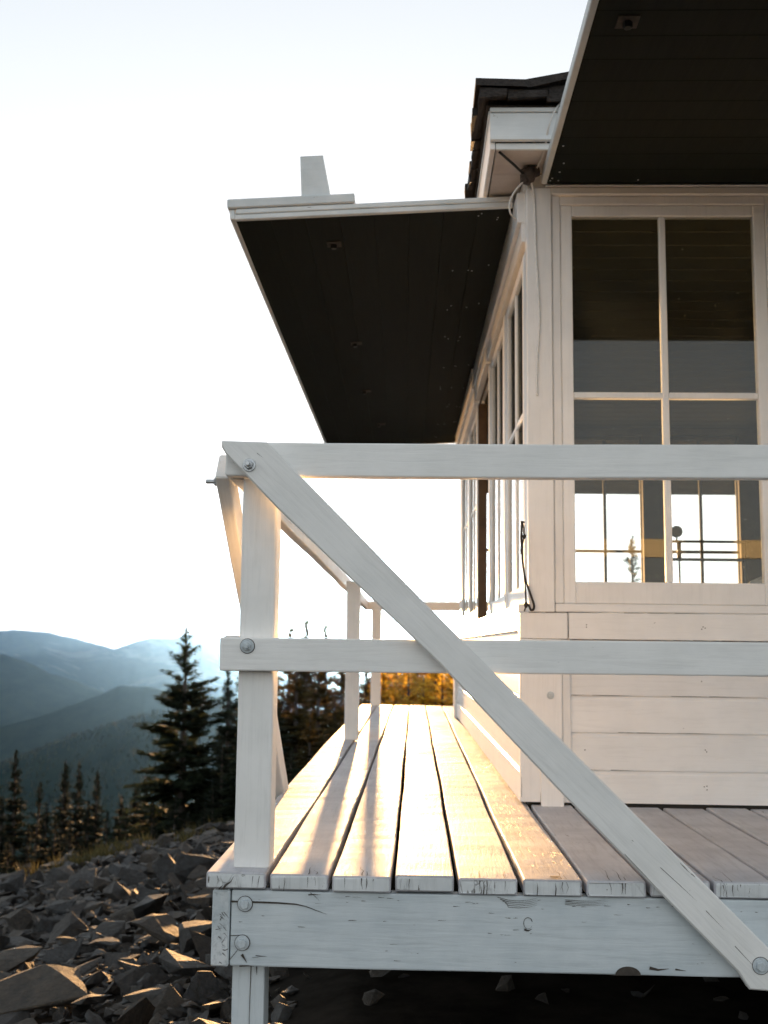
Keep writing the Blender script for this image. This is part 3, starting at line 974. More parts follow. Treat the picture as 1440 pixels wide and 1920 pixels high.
# ---- roof
def build_roof():
    ex0, ey0, ex1, ey1 = 0.25, FW - 0.235, CX1 + 0.15, YB + 0.235
    zs = 2.300
    # soffit boards, fascia
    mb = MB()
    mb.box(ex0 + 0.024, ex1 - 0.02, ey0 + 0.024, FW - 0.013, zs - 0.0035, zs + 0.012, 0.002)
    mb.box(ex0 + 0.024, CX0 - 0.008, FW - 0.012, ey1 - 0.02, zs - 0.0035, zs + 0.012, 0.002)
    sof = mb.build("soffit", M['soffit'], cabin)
    mb = MB()
    mb.box(ex0 + 0.021, ex1, ey0 + 0.010, ey0 + 0.023, zs - 0.012, zs + 0.012, 0.002)
    mb.box(ex0, ex1, ey0 - 0.010, ey0 + 0.009, zs + 0.0135, zs + 0.115, 0.003)
    mb.box(ex0 - 0.001, ex1, ey0 - 0.016, ey0 + 0.009, zs + 0.1155, zs + 0.132, 0.002)
    mb.build("fascia", M['eave'], cabin)
    mb = MB()
    mb.box(ex0, ex0 + 0.019, ey0 + 0.0095, ey1, zs - 0.012, zs + 0.115, 0.003)
    mb.box(ex0 - 0.005, ex0 + 0.019, ey0 + 0.0095, ey1, zs + 0.1155, zs + 0.132, 0.002)
    mb.build("fascia", M['wall_y'], cabin)
    # hip roof: deck plus courses of split shakes
    slope = math.tan(R(14))
    zr = zs + 0.133
    ox0, oy0, ox1, oy1 = ex0 - 0.045, ey0 - 0.055, ex1 + 0.045, ey1 + 0.05
    half = min(ox1 - ox0, oy1 - oy0) / 2
    cx, cy = (ox0 + ox1) / 2, (oy0 + oy1) / 2
    mb = MB()
    top = zr + slope * half
    vs = [(ox0 + .03, oy0 + .03, zr), (ox1 - .03, oy0 + .03, zr), (ox1 - .03, oy1 - .03, zr), (ox0 + .03, oy1 - .03, zr), (cx, cy - 0.2, top), (cx, cy + 0.2, top)]
    mb.add(vs, [[0, 1, 4], [1, 2, 5, 4], [2, 3, 5], [3, 0, 4, 5], [3, 2, 1, 0]])
    rr = random.Random(11)
    def course(side, k, exposure=0.16):
        """One row of shakes on a slope; side 0 = front, 1 = left."""
        d = k * exposure
        lo = d
        run = (ox1 - ox0) if side == 0 else (oy1 - oy0)
        p = lo
        while p < run - lo:
            w = rr.uniform(0.06, 0.15)
            q = min(p + w, run - lo)
            t = rr.uniform(0.022, 0.042); out = rr.uniform(-0.012, 0.014) - d
            lift = rr.uniform(-.004, .006)
            le = 0.40
            z0 = zr + d * slope + 0.012 + lift + (0.02 if k else 0.0)
            z1 = z0 + le * slope
            inner = max(le, 0.05)
            # ends clipped to the hip
            def hip(u):
                return u
            pa, pb = p, q
            ua, ub = max(pa, min(lo + inner, run / 2)), min(pb, max(run - lo - inner, run / 2))
            if ub <= ua:
                ua, ub = pa, pb
            if side == 0:
                y0 = oy0 - out
                lowp = [(ox0 + pa + .002, y0, z0), (ox0 + pb - .002, y0, z0), (ox0 + ub, y0 + le, z1), (ox0 + ua, y0 + le, z1)]
            else:
                x0 = ox0 - out
                lowp = [(x0, oy0 + pa + .002, z0), (x0, oy0 + pb - .002, z0), (x0 + le, oy0 + ub, z1), (x0 + le, oy0 + ua, z1)]
            hi = [(x, y, z + (t if i < 2 else 0.008)) for i, (x, y, z) in enumerate(lowp)]
            j = [(x + rr.uniform(-.004, .004), y + rr.uniform(-.004, .004), z + rr.uniform(-.007, .007)) for (x, y, z) in lowp + hi]
            mb.add(j, [[0, 1, 2, 3], [4, 5, 6, 7], [0, 1, 5, 4], [1, 2, 6, 5], [2, 3, 7, 6], [3, 0, 4, 7]], rr.random())
            p = q
    for side in (0, 1):
        course(side, 0)
        for k in range(0, 13):
            course(side, k * 1.0 + 0.12 if k else 0.1)
            if k == 0:
                course(side, 0.25)
    # hip caps
    for k in range(13):
        d = k * 0.16
        x, y, z = ox0 + d, oy0 + d, zr + d * slope + 0.05
        for s in (0, 1):
            vs = [(x - .01, y - .02, z), (x + (0.16 if s == 0 else -.01), y + (-.02 if s == 0 else .16), z - 0.006), (x + (.36 if s == 0 else .2), y + (.18 if s == 0 else .34), z + .07), (x + .2, y + .18, z + .085)]
            hi = [(a, b, c + 0.026) for a, b, c in vs]
            mb.add(vs + hi, [[0, 1, 2, 3], [4, 5, 6, 7], [0, 1, 5, 4], [1, 2, 6, 5], [2, 3, 7, 6], [3, 0, 4, 7]])
    mb.build("roof", M['shake'], cabin)
build_roof()

# ---- things fixed to the corner
def curve_pts(pts, n=8):
    """Catmull-Rom through pts."""
    P = [Vector(p) for p in pts]
    P = [P[0] * 2 - P[1]] + P + [P[-1] * 2 - P[-2]]
    out = []
    for i in range(1, len(P) - 2):
        for k in range(n):
            t = k / n
            a, b, c, d = P[i - 1], P[i], P[i + 1], P[i + 2]
            out.append(0.5 * ((2 * b) + (c - a) * t + (2 * a - 5 * b + 4 * c - d) * t * t + (3 * b - a - 3 * c + d) * t ** 3))
    out.append(P[-2])
    return out

ins = empty("wire_insulator", (0.405, FW - 0.08, 2.25), "dark clump of a wire insulator tucked under the eave at the cabin corner", "insulator")
mb = MB()
mb.tube([(0.405, FW - 0.022, 2.262), (0.405, FW - 0.055, 2.262), (0.406, FW - 0.10, 2.266)], [0.016, 0.024, 0.018], 12)
mb.tube([(0.375, FW - 0.075, 2.270), (0.405, FW - 0.075, 2.272), (0.44, FW - 0.075, 2.280)], [0.014, 0.026, 0.019], 12)
mb.tube([(0.385, FW - 0.06, 2.235), (0.392, FW - 0.07, 2.262)], [0.013, 0.022], 10)
mb.build("insulator_body", M['insulator'], ins, smooth=True)
mb = MB()
mb.tube([(0.285, FW - 0.21, 2.285), (0.34, FW - 0.14, 2.274), (0.392, FW - 0.07, 2.262)], 0.005, 8)
mb.build("support_rod", M['dark_metal'], ins)
mb = MB()
mb.tube(curve_pts([(0.43, FW - 0.08, 2.28), (0.445, FW - 0.20, 2.30), (0.455, FW - 0.262, 2.36), (0.485, FW - 0.258, 2.43), (0.53, FW - 0.255, 2.47)]), 0.0035, 8)
mb.tube(curve_pts([(0.385, FW - 0.07, 2.24), (0.355, FW - 0.075, 2.205), (0.335, FW - 0.07, 2.165), (0.336, FW - 0.06, 2.125), (0.36, FW - 0.03, 2.11)]), 0.0035, 8)
mb.build("wire", M['cable'], ins, smooth=True)

mb = MB()
y = FW - 0.0245
mb.tube(curve_pts([(0.412, FW - 0.06, 2.25), (0.424, FW - 0.035, 2.215), (0.430, y, 2.15), (0.433, y, 2.0), (0.440, y, 1.86), (0.444, y, 1.72), (0.436, y, 1.6), (0.433, y, 1.50), (0.434, y, 1.447)]), 0.0042, 8)
tag(mb.build("cable", M['cable'], None, smooth=True), "thin white cable running down the white corner board beside the window", "cable")

cord = empty("tie_cord", (0.375, FW - 0.03, 0.99), "black looped tie cord hanging from the cabin corner above the sill", "cord")
mb = MB()
y = FW - 0.028
mb.tube(curve_pts([(0.377, y, 0.985), (0.374, y, 0.93), (0.377, y, 0.885), (0.379, y, 0.84), (0.386, y, 0.79), (0.398, y - .003, 0.75), (0.410, y - .004, 0.715), (0.417, y - .004, 0.69), (0.414, y - .004, 0.676), (0.406, y - .004, 0.675), (0.400, y - .002, 0.688), (0.392, y, 0.697)], 10), 0.0042, 8)
mb.tube(curve_pts([(0.377, y, 0.985), (0.383, y, 0.965), (0.382, y, 0.93), (0.377, y, 0.90)]), 0.0028, 8)
mb.build("cord_loop", M['rubber'], cord, smooth=True)
mb = MB()
mb.tube(curve_pts([(0.380, y, 0.84), (0.386, y - .002, 0.76), (0.389, y - .002, 0.71), (0.389, y, 0.70)]), 0.0028, 8)
mb.tube([(0.389, y, 0.702), (0.390, y, 0.692), (0.389, y, 0.682)], [0.004, 0.009, 0.004], 8)
mb.tube([(0.389, y, 0.69), (0.386, y, 0.678), (0.383, y, 0.669)], 0.0025, 6)
mb.tube([(0.3835, y, 0.945), (0.385, y - .002, 0.935), (0.383, y, 0.925)], [0.003, 0.008, 0.003], 8)
mb.tube([(0.377, y, 0.90), (0.374, y, 0.885), (0.371, y - .003, 0.868)], [0.006, 0.004, 0.001], 8)
mb.build("knot", M['rubber'], cord, smooth=True)
mb = MB(); mb.box(0.371, 0.386, FW - 0.034, FW - 0.02, 0.983, 0.989, 0.001); mb.build("hook", M['dark_metal'], cord)

# ------------------------------------------------------------------ deck
YF = 2.578
deck = empty("walkway_deck", (0.3, YF, 0), "white wooden walkway deck with worn boards running past the cabin", "deck")
def build_deck():
    mb = MB()
    edges = [-0.494] + [-0.346 + 0.15 * k for k in range(36)]
    rr = random.Random(5)
    for i in range(len(edges) - 1):
        a, b = edges[i], edges[i + 1]
        g0 = 0.0 if i == 0 else 0.0055
        w = b - a - g0 - 0.0055
        xc = (a + g0 + b - 0.0055) / 2
        ys = YF + rr.uniform(-0.005, 0.006) + (0.004 if i > 6 else 0)
        top = rr.uniform(-0.002, 0.0015)
        if i in (6, 7):
            top -= 0.001
        long_run = xc < 0.36
        L = (9.86 - ys) if long_run else (FW + 0.01 - ys)
        tt = 0.0375
        sub = MB()
        worn = 2 if i == 5 else 0
        sub.beam(L, tt, w, 0.0045, max(10, int(L / .07)), 0.0016, seed=rr.random(), mat=worn, matend=1, endjit=0.0012)
        # local X -> world Y, local Y(thickness=w) -> world -X, local Z -> world Z
        mt = Matrix(((0, -1, 0, xc), (1, 0, 0, ys), (0, 0, 1, top - tt / 2), (0, 0, 0, 1)))
        sub.transform(mt)
        if i == 4 or i == 6:
            pass
        o = len(mb.v)
        mb.v += sub.v; mb.f += [tuple(k + o for k in fc) for fc in sub.f]; mb.s += sub.s; mb.m += sub.m
    # checks and splits in the board ends and tops
    z = 0.0012
    for k in range(26):
        i = rr.randrange(0, 12)
        x = -0.42 + 0.15 * i + rr.uniform(-.055, .055)
        y0 = YF + 0.002
        L = rr.uniform(0.02, 0.16)
        pts = [(x + rr.uniform(-.003, .003) * q, y0 + L * q / 4) for q in range(5)]
        crack_strip(mb, pts, rr.uniform(0.0008, 0.0024), 'Z', z, 3)
        pts = [(x + rr.uniform(-.002, .002), -0.004), (x + rr.uniform(-.003, .003), -0.016), (x + rr.uniform(-.003, .003), -0.03)]
        crack_strip(mb, pts, rr.uniform(0.001, 0.003), 'Y', YF - 0.0065, 3)
    crack_strip(mb, [(-0.452, -0.036), (-0.446, -0.026), (-0.434, -0.018), (-0.426, -0.004)], 0.0048, 'Y', YF - 0.0067, 3)
    crack_strip(mb, [(-0.462, -0.036), (-0.457, -0.030), (-0.452, -0.026)], 0.0024, 'Y', YF - 0.0067, 3)
    for xx, ww in ((-0.307, 0.0016), (0.166, 0.003), (0.173, 0.002), (0.292, 0.0022), (0.335, 0.003)):
        crack_strip(mb, [(xx, -0.036), (xx + 0.0015, -0.02), (xx, -0.006)], ww, 'Y', YF - 0.0067, 3)
    mb.add([(0.338 + 0.012 * math.cos(t) * (1 + .3 * math.sin(3 * t)), YF + 0.022 + 0.012 * math.sin(t) * (1 + .25 * math.cos(2 * t)), 0.0018) for t in np.linspace(0, 5.8, 11)], [list(range(11))], .5, 3)
    mb.build("decking", [M['deck'], M['deck_end'], M['deck_worn'], M['wood']], deck)

    # front beam with its long check, knots and end cracks
    bm_ = MB()
    z1, z0 = -0.0405, -0.2155
    L = 5.6
    sub = MB(); sub.beam(L, z1 - z0, 0.038, 0.004, 60, 0.0012, endjit=0.0006)
    sub.transform(Matrix.Translation((-0.4345, 2.6085, (z0 + z1) / 2)))
    bm_.add(sub.v, sub.f, 0.4, 0)
    yo = 2.5875
    def C(pts, w):
        crack_strip(bm_, pts, w, 'Y', yo, 1)
    C([(-0.434, -0.0665), (-0.41, -0.0668), (-0.36, -0.0672), (-0.32, -0.068), (-0.28, -0.070), (-0.255, -0.0745), (-0.23, -0.0835), (-0.205, -0.0915)], 0.0042)
    C([(-0.434, -0.145), (-0.415, -0.1435), (-0.40, -0.144)], 0.002)
    C([(-0.434, -0.20), (-0.42, -0.183), (-0.408, -0.166)], 0.0018)
    C([(-0.405, -0.187), (-0.398, -0.197), (-0.392, -0.206)], 0.006)
    C([(-0.372, -0.189), (-0.36, -0.190), (-0.345, -0.1905)], 0.0022)
    C([(-0.41, -0.2135), (-0.39, -0.2125), (-0.375, -0.2135)], 0.003)
    C([(-0.245, -0.043), (-0.235, -0.050), (-0.222, -0.062)], 0.0016)
    C([(-0.25, -0.048), (-0.235, -0.0465), (-0.22, -0.0475)], 0.003)
    rr2 = random.Random(21)
    for k in range(70):
        x = rr2.uniform(-0.42, 1.2); zz = rr2.choice((rr2.uniform(-0.05, -0.068), rr2.uniform(-.2, -.05)))
        l = rr2.uniform(0.004, 0.024)
        C([(x, zz), (x + l * .5, zz + rr2.uniform(-.0006, .0006)), (x + l, zz + rr2.uniform(-.001, .001))], rr2.uniform(0.0006, 0.0016))
    for k in range(5):       # bowed grain below board ends
        zz = -0.048 - 0.004 * k
        C([(0.20 + 0.006 * k, zz + .003), (0.225, zz - .003), (0.25, zz - .0045), (0.275, zz - .002), (0.295, zz + .003)], 0.0014)
    for k in range(4):
        zz = -0.046 - 0.0035 * k
        C([(0.36, zz - .002), (0.40, zz - .004), (0.43, zz - .0035), (0.46, zz)], 0.0012)
    # knot: ring of checks and a dark core
    for (kx, kz, kr) in ((0.272, -0.103, 0.013),):
        ring = [(kx + kr * .8 * math.cos(t), kz + kr * math.sin(t)) for t in np.linspace(0.3, 5.9, 14)]
        C(ring, 0.0016)
        C([(kx - .009, kz - .014), (kx, kz - .017), (kx + .009, kz - .013)], 0.005)
    # bite out of the lower edge (dark hollow with a raised lip)
    sc = [(0.505 + 0.03 * math.cos(t), -0.2158 + 0.020 * math.sin(t)) for t in np.linspace(math.pi, 0, 12)]
    bm_.add([(x, yo + .0002, zz) for x, zz in sc], [list(range(len(sc)))], .5, 1)
    C([(0.555, -0.198), (0.575, -0.202), (0.60, -0.199)], 0.007)
    C([(0.615, -0.2), (0.64, -0.203)], 0.006)
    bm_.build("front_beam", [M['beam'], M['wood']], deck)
    for (x, zz) in ((-0.401, -0.0715), (-0.405, -0.1605)):
        bolt(deck, (x, 2.5885, zz), (0, -1, 0), M['steel_paint'], washer=0.0172, hexr=0.0112, hexh=0.011, gap=True)
    # side beam, its cracked end grain to the front
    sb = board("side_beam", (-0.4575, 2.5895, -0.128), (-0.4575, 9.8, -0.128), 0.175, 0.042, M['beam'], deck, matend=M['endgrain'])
    mb = MB()
    rr3 = random.Random(9)
    for k in range(16):
        x = rr3.uniform(-0.474, -0.448); zz = rr3.uniform(-0.205, -0.05); l = rr3.uniform(.008, .022)
        an = rr3.choice((-0.8, -0.6, 0.9, 0.2))
        p = [(x + (l * q / 3) * math.cos(an) * 1.0 + rr3.uniform(-.001, .001), zz + (l * q / 3) * math.sin(an) + rr3.uniform(-.0015, .0015)) for q in range(4)]
        p = [(max(-0.4765, min(-0.4385, q[0])), q[1]) for q in p]
        crack_strip(mb, p, rr3.uniform(.0008, .0022), 'Y', 2.5884, 0)
    mb.build("end_checks", M['wood'], sb)
    # inner joists and back beam
    for y in (4.1, 6.0, 7.9, 9.78):
        mb = MB(); mb.box(-0.435, 0.5, y - 0.02, y + 0.02, -0.2, -0.041, 0.003); mb.build("joist", M['wood'], deck)
    # legs
    for (x, y) in ((-0.3945, 2.6735), (-0.39, 6.2), (-0.39, 9.6), (2.3, 2.6735), (4.8, 2.6735)):
        g = local_ground(x, y) - 0.25
        b = board("leg", (x, y, g), (x, y, -0.041 if y > 3 else -0.045), 0.088 if x < 0 and y < 3 else 0.089, 0.078, M['beam'], deck, up=(0, 1, 0))
        if y < 3 and x < 0:
            mb = MB()
            yo2 = 2.6735 - 0.0452
            crack_strip(mb, [(-0.388, -0.218), (-0.389, -0.30), (-0.389, -0.42)], 0.0022, 'Y', yo2, 0)
            crack_strip(mb, [(-0.402, -0.36), (-0.401, -0.39), (-0.402, -0.44)], 0.006, 'Y', yo2, 0)
            crack_strip(mb, [(-0.375, -0.222), (-0.374, -0.245)], 0.004, 'Y', yo2, 0)
            mb.build("end_checks", M['wood'], b)
build_deck()

# ------------------------------------------------------------------ railings
front = empty("railing", (0.3, 2.63, 0), "white front railing bolted across the deck end with a diagonal brace", "railing", "railings round the deck")
board("post", (-0.396, 2.6745, 0.001), (-0.396, 2.6745, 0.965), 0.089, 0.088, M['rail'], front, up=(0, 1, 0), bev=0.005)
board("top_rail", (-0.481, 2.609, 1.006), (5.2, 2.609, 1.0095), 0.086, 0.036, M['rail'], front)
board("lower_rail", (-0.481, 2.6085, 0.5185), (5.2, 2.6085, 0.5225), 0.082, 0.037, M['rail'], front)
board("post", (2.3, 2.6745, 0.001), (2.3, 2.6745, 0.965), 0.089, 0.088, M['rail'], front, up=(0, 1, 0))
board("post", (4.8, 2.6745, 0.001), (4.8, 2.6745, 0.965), 0.089, 0.088, M['rail'], front, up=(0, 1, 0))
# diagonal brace: clipped square at the top, mitred foot
def front_brace():
    p_lo = [(-0.486, 1.030), (-0.475, 1.012), (-0.342, 0.876), (0.06, 0.501), (0.358, 0.193), (0.751, -0.194), (0.776, -0.232)]
    p_hi = [(0.86, -0.236), (0.868, -0.18), (0.82, -0.137), (0.092, 0.579), (-0.372, 1.043), (-0.486, 1.046)]
    mb = MB()
    d = Vector((1.2, -1.14)).normalized()
    ori = Vector((-0.43, 0.98))
    loc = []
    for x, z in p_lo + p_hi:
        v = Vector((x, z)) - ori
        loc.append((v.dot(d), v.dot(Vector((-d.y, d.x)))))
    mt = Matrix(((d.x, 0, -d.y, ori.x), (0, 1, 0, 2.5715), (d.y, 0, d.x, ori.y), (0, 0, 0, 1)))
    n = len(loc)
    c = sum((Vector(p) for p in loc), Vector((0, 0))) / n
    def ring(y, inset):
        out = []
        for i, p in enumerate(loc):
            a = Vector(loc[i - 1]); b = Vector(loc[(i + 1) % n]); q = Vector(p)
            e1 = (q - a).normalized(); e2 = (b - q).normalized()
            nn = (Vector((-e1.y, e1.x)) + Vector((-e2.y, e2.x))).normalized()
            out.append((q.x + nn.x * inset, y, q.y + nn.y * inset))
        return out
    rs = [ring(-0.0185, 0.004), ring(-0.0145, 0.0), ring(0.0145, 0.0), ring(0.0185, 0.004)]
    vs = [p for r in rs for p in r]
    fs = [[k * n + i, k * n + (i + 1) % n, (k + 1) * n + (i + 1) % n, (k + 1) * n + i] for k in range(3) for i in range(n)]
    fs += [list(range(n))[::-1], [3 * n + i for i in range(n)]]
    mb.add(vs, fs, 0.4)
    # long hairline checks near the foot
    for pts in ([(1.38, 0.01), (1.44, 0.012), (1.49, 0.013)], [(1.52, 0.012), (1.58, 0.010)], [(1.30, -0.026), (1.36, -0.028), (1.42, -0.031)], [(1.62, .0), (1.70, -.004)], [(0.0, 0.048), (0.02, 0.05)]):
        crack_strip(mb, pts, 0.0014, 'Y', -0.0188, 1)
    o = mb.build("brace", [M['rail'], M['wood']], front, mt)
    return o
fb = front_brace()
bolt(front, (-0.415, 2.5525, 0.984), (0, -1, 0), M['steel'], washer=0.0165, hexr=0.0115, hexh=0.010, stud=0.016)
bolt(front, (-0.413, 2.5895, 0.5385), (0, -1, 0), M['steel_paint'], washer=0.0172, hexr=0.0115, hexh=0.010, stud=0.012, gap=True)
bolt(front, (0.802, 2.5525, -0.178), (0, -1, 0), M['steel_paint'], washer=0.0185, hexr=0.012, hexh=0.008, gap=True)

side = empty("railing", (-0.46, 6.0, 0), "white side railing running away along the outer deck edge towards the sun", "railing", "railings round the deck")
board("top_rail", (-0.459, 2.632, 1.003), (-0.459, 9.80, 0.920), 0.086, 0.037, M['rail'], side)
board("lower_rail", (-0.459, 2.632, 0.523), (-0.459, 9.80, 0.470), 0.084, 0.037, M['rail'], side)
board("post", (-0.366, 6.20, 0.001), (-0.366, 6.20, 0.92), 0.089, 0.080, M['rail'], side, up=(0, 1, 0))
board("brace", (-0.4975, 2.66, 1.000), (-0.4975, 4.26, -0.16), 0.086, 0.036, M['rail'], side)
bolt(side, (-0.5165, 2.70, 0.965), (-1, 0, 0), M['steel'], washer=0.0165, hexr=0.0115, hexh=0.010, stud=0.022)

far = empty("railing", (0.3, 9.76, 0), "pale far railing across the other end of the deck beyond the cabin", "railing", "railings round the deck")
board("post", (-0.36, 9.74, 0.001), (-0.36, 9.74, 0.875), 0.089, 0.089, M['rail'], far, up=(0, 1, 0))
board("top_rail", (-0.48, 9.803, 0.915), (5.2, 9.803, 0.93), 0.086, 0.037, M['rail'], far)
board("lower_rail", (-0.48, 9.803, 0.47), (5.2, 9.803, 0.48), 0.084, 0.037, M['rail'], far)
board("post", (2.4, 9.74, -0.3), (2.4, 9.74, 0.885), 0.089, 0.089, M['rail'], far, up=(0, 1, 0))

# ------------------------------------------------------------------ inside the cabin, seen through the glass
def build_inside():
    fy = 6.4
    t = empty("sighting_table", (1.95, fy, -0.1), "dark sighting instrument with two rails seen through the right window pane", "instrument")
    mb = MB(); mb.box(1.58, 2.32, fy - .3, fy + .3, 0.70, 0.74, 0.004); mb.box(1.66, 2.24, fy - .22, fy + .22, -0.10, 0.699, 0.004)
    mb.build("stand", M['interior'], t)
    mb = MB()
    z1, z0 = 1.195, 1.085
    for z in (z0, z1):
        mb.tube([(1.54, fy, z), (1.95, fy, z), (2.03, fy, z)], 0.0085 if z == z1 else 0.010, 8)
    mb.tube([(1.60, fy, z0), (1.60, fy, z1)], 0.013, 8)
    mb.tube([(2.00, fy, 0.74), (2.00, fy, z1)], 0.009, 8)
    mb.tube([(1.60, fy, 0.74), (1.60, fy, z0)], 0.006, 8)
    mb.build("rail_frame", M['dark_metal'], t, smooth=True)
    mb = MB(); mb.tube([(1.587, fy - 0.008, 1.255), (1.587, fy + 0.008, 1.255)], 0.036, 24); mb.tube([(1.587, fy, 1.19), (1.587, fy, 1.255)], 0.005, 8)
    mb.build("dial", M['dark_metal'], t)
    b = empty("bed", (2.9, 5.0, -0.1), "low bed with rumpled grey bedding inside behind the window", "bed")
    mb = MB(); mb.box(1.4, 4.5, 4.3, 5.2, -0.1, 0.69, 0.02); mb.build("bed_base", M['interior'], b)
    mb = MB()
    nx, ny = 60, 20
    vs = []
    for i in range(nx + 1):
        for j in range(ny + 1):
            x = 1.36 + 3.14 * i / nx; y = 4.25 + 0.95 * j / ny
            e = min(1, i / 4, j / 3, (nx - i) / 3, (ny - j) / 3)
            z = 0.70 + 0.185 * e * (0.62 + 0.6 * mnoise.fractal(Vector((x * 4, y * 4, 0)), 1, 2, 4))
            vs.append((x, y, z))
    fs = [[i * (ny + 1) + j, (i + 1) * (ny + 1) + j, (i + 1) * (ny + 1) + j + 1, i * (ny + 1) + j + 1] for i in range(nx) for j in range(ny)]
    mb.add(vs, fs); mb.build("bedding", M['cloth'], b, smooth=True)
build_inside()

# ------------------------------------------------------------------ rocks
def rock_mesh(seed, flat):
    rr = random.Random(seed)
    bm = bmesh.new()
    n = rr.randint(9, 14)
    for _ in range(n):
        v = Vector((rr.uniform(-1, 1), rr.uniform(-1, 1), rr.uniform(-1, 1)))
        v = v / max(abs(v.x), abs(v.y), abs(v.z)) * rr.uniform(0.75, 1.0)
        bm.verts.new((v.x * 0.5, v.y * 0.5 * rr.uniform(.6, .9), v.z * 0.5 * flat))
    bmesh.ops.convex_hull(bm, input=bm.verts[:])
    loose = [v for v in bm.verts if not v.link_faces]
    bmesh.ops.delete(bm, geom=loose, context='VERTS')
    bmesh.ops.dissolve_limit(bm, angle_limit=R(9), verts=bm.verts[:], edges=bm.edges[:])
    bmesh.ops.bevel(bm, geom=bm.edges[:], offset=0.007, segments=1, affect='EDGES')
    bmesh.ops.triangulate(bm, faces=bm.faces[:])
    long_e = [e for e in bm.edges if e.calc_length() > 0.22]
    bmesh.ops.subdivide_edges(bm, edges=long_e, cuts=2, use_grid_fill=False)
    bmesh.ops.triangulate(bm, faces=bm.faces[:])
    for v in bm.verts:
        # split faces, chipped edges and bedding planes
        q = v.co * 3.1 + Vector((seed, 0, 0))
        v.co += v.normal * 0.028 * mnoise.noise(q) if v.normal.length else Vector((0, 0, 0))
        st = mnoise.noise(Vector((seed * 3.3, 0, v.co.z * 14)))
        v.co.x *= 1 + 0.05 * st; v.co.y *= 1 + 0.05 * st
    me = bpy.data.meshes.new("rock")
    bm.to_mesh(me); bm.free()
    me.materials.append(M['rock'])
    return me
ROCKS = [rock_mesh(100 + i, (0.14, 0.22, 0.34, 0.6)[i % 4]) for i in range(20)]

def px_dir(px):
    return (px - 778.3) / 1964.5

def place_rock(px, D, size, mesh, rot, label, group=None, sink=0.3):
    x, y = px_dir(px) * D, D
    o = bpy.data.objects.new("rock", mesh)
    COL.objects.link(o)
    o.location = (x, y, local_ground(x, y) + size * sink * 0.5)
    o.rotation_euler = rot
    o.scale = (size,) * 3
    return tag(o, label, "rock", group)

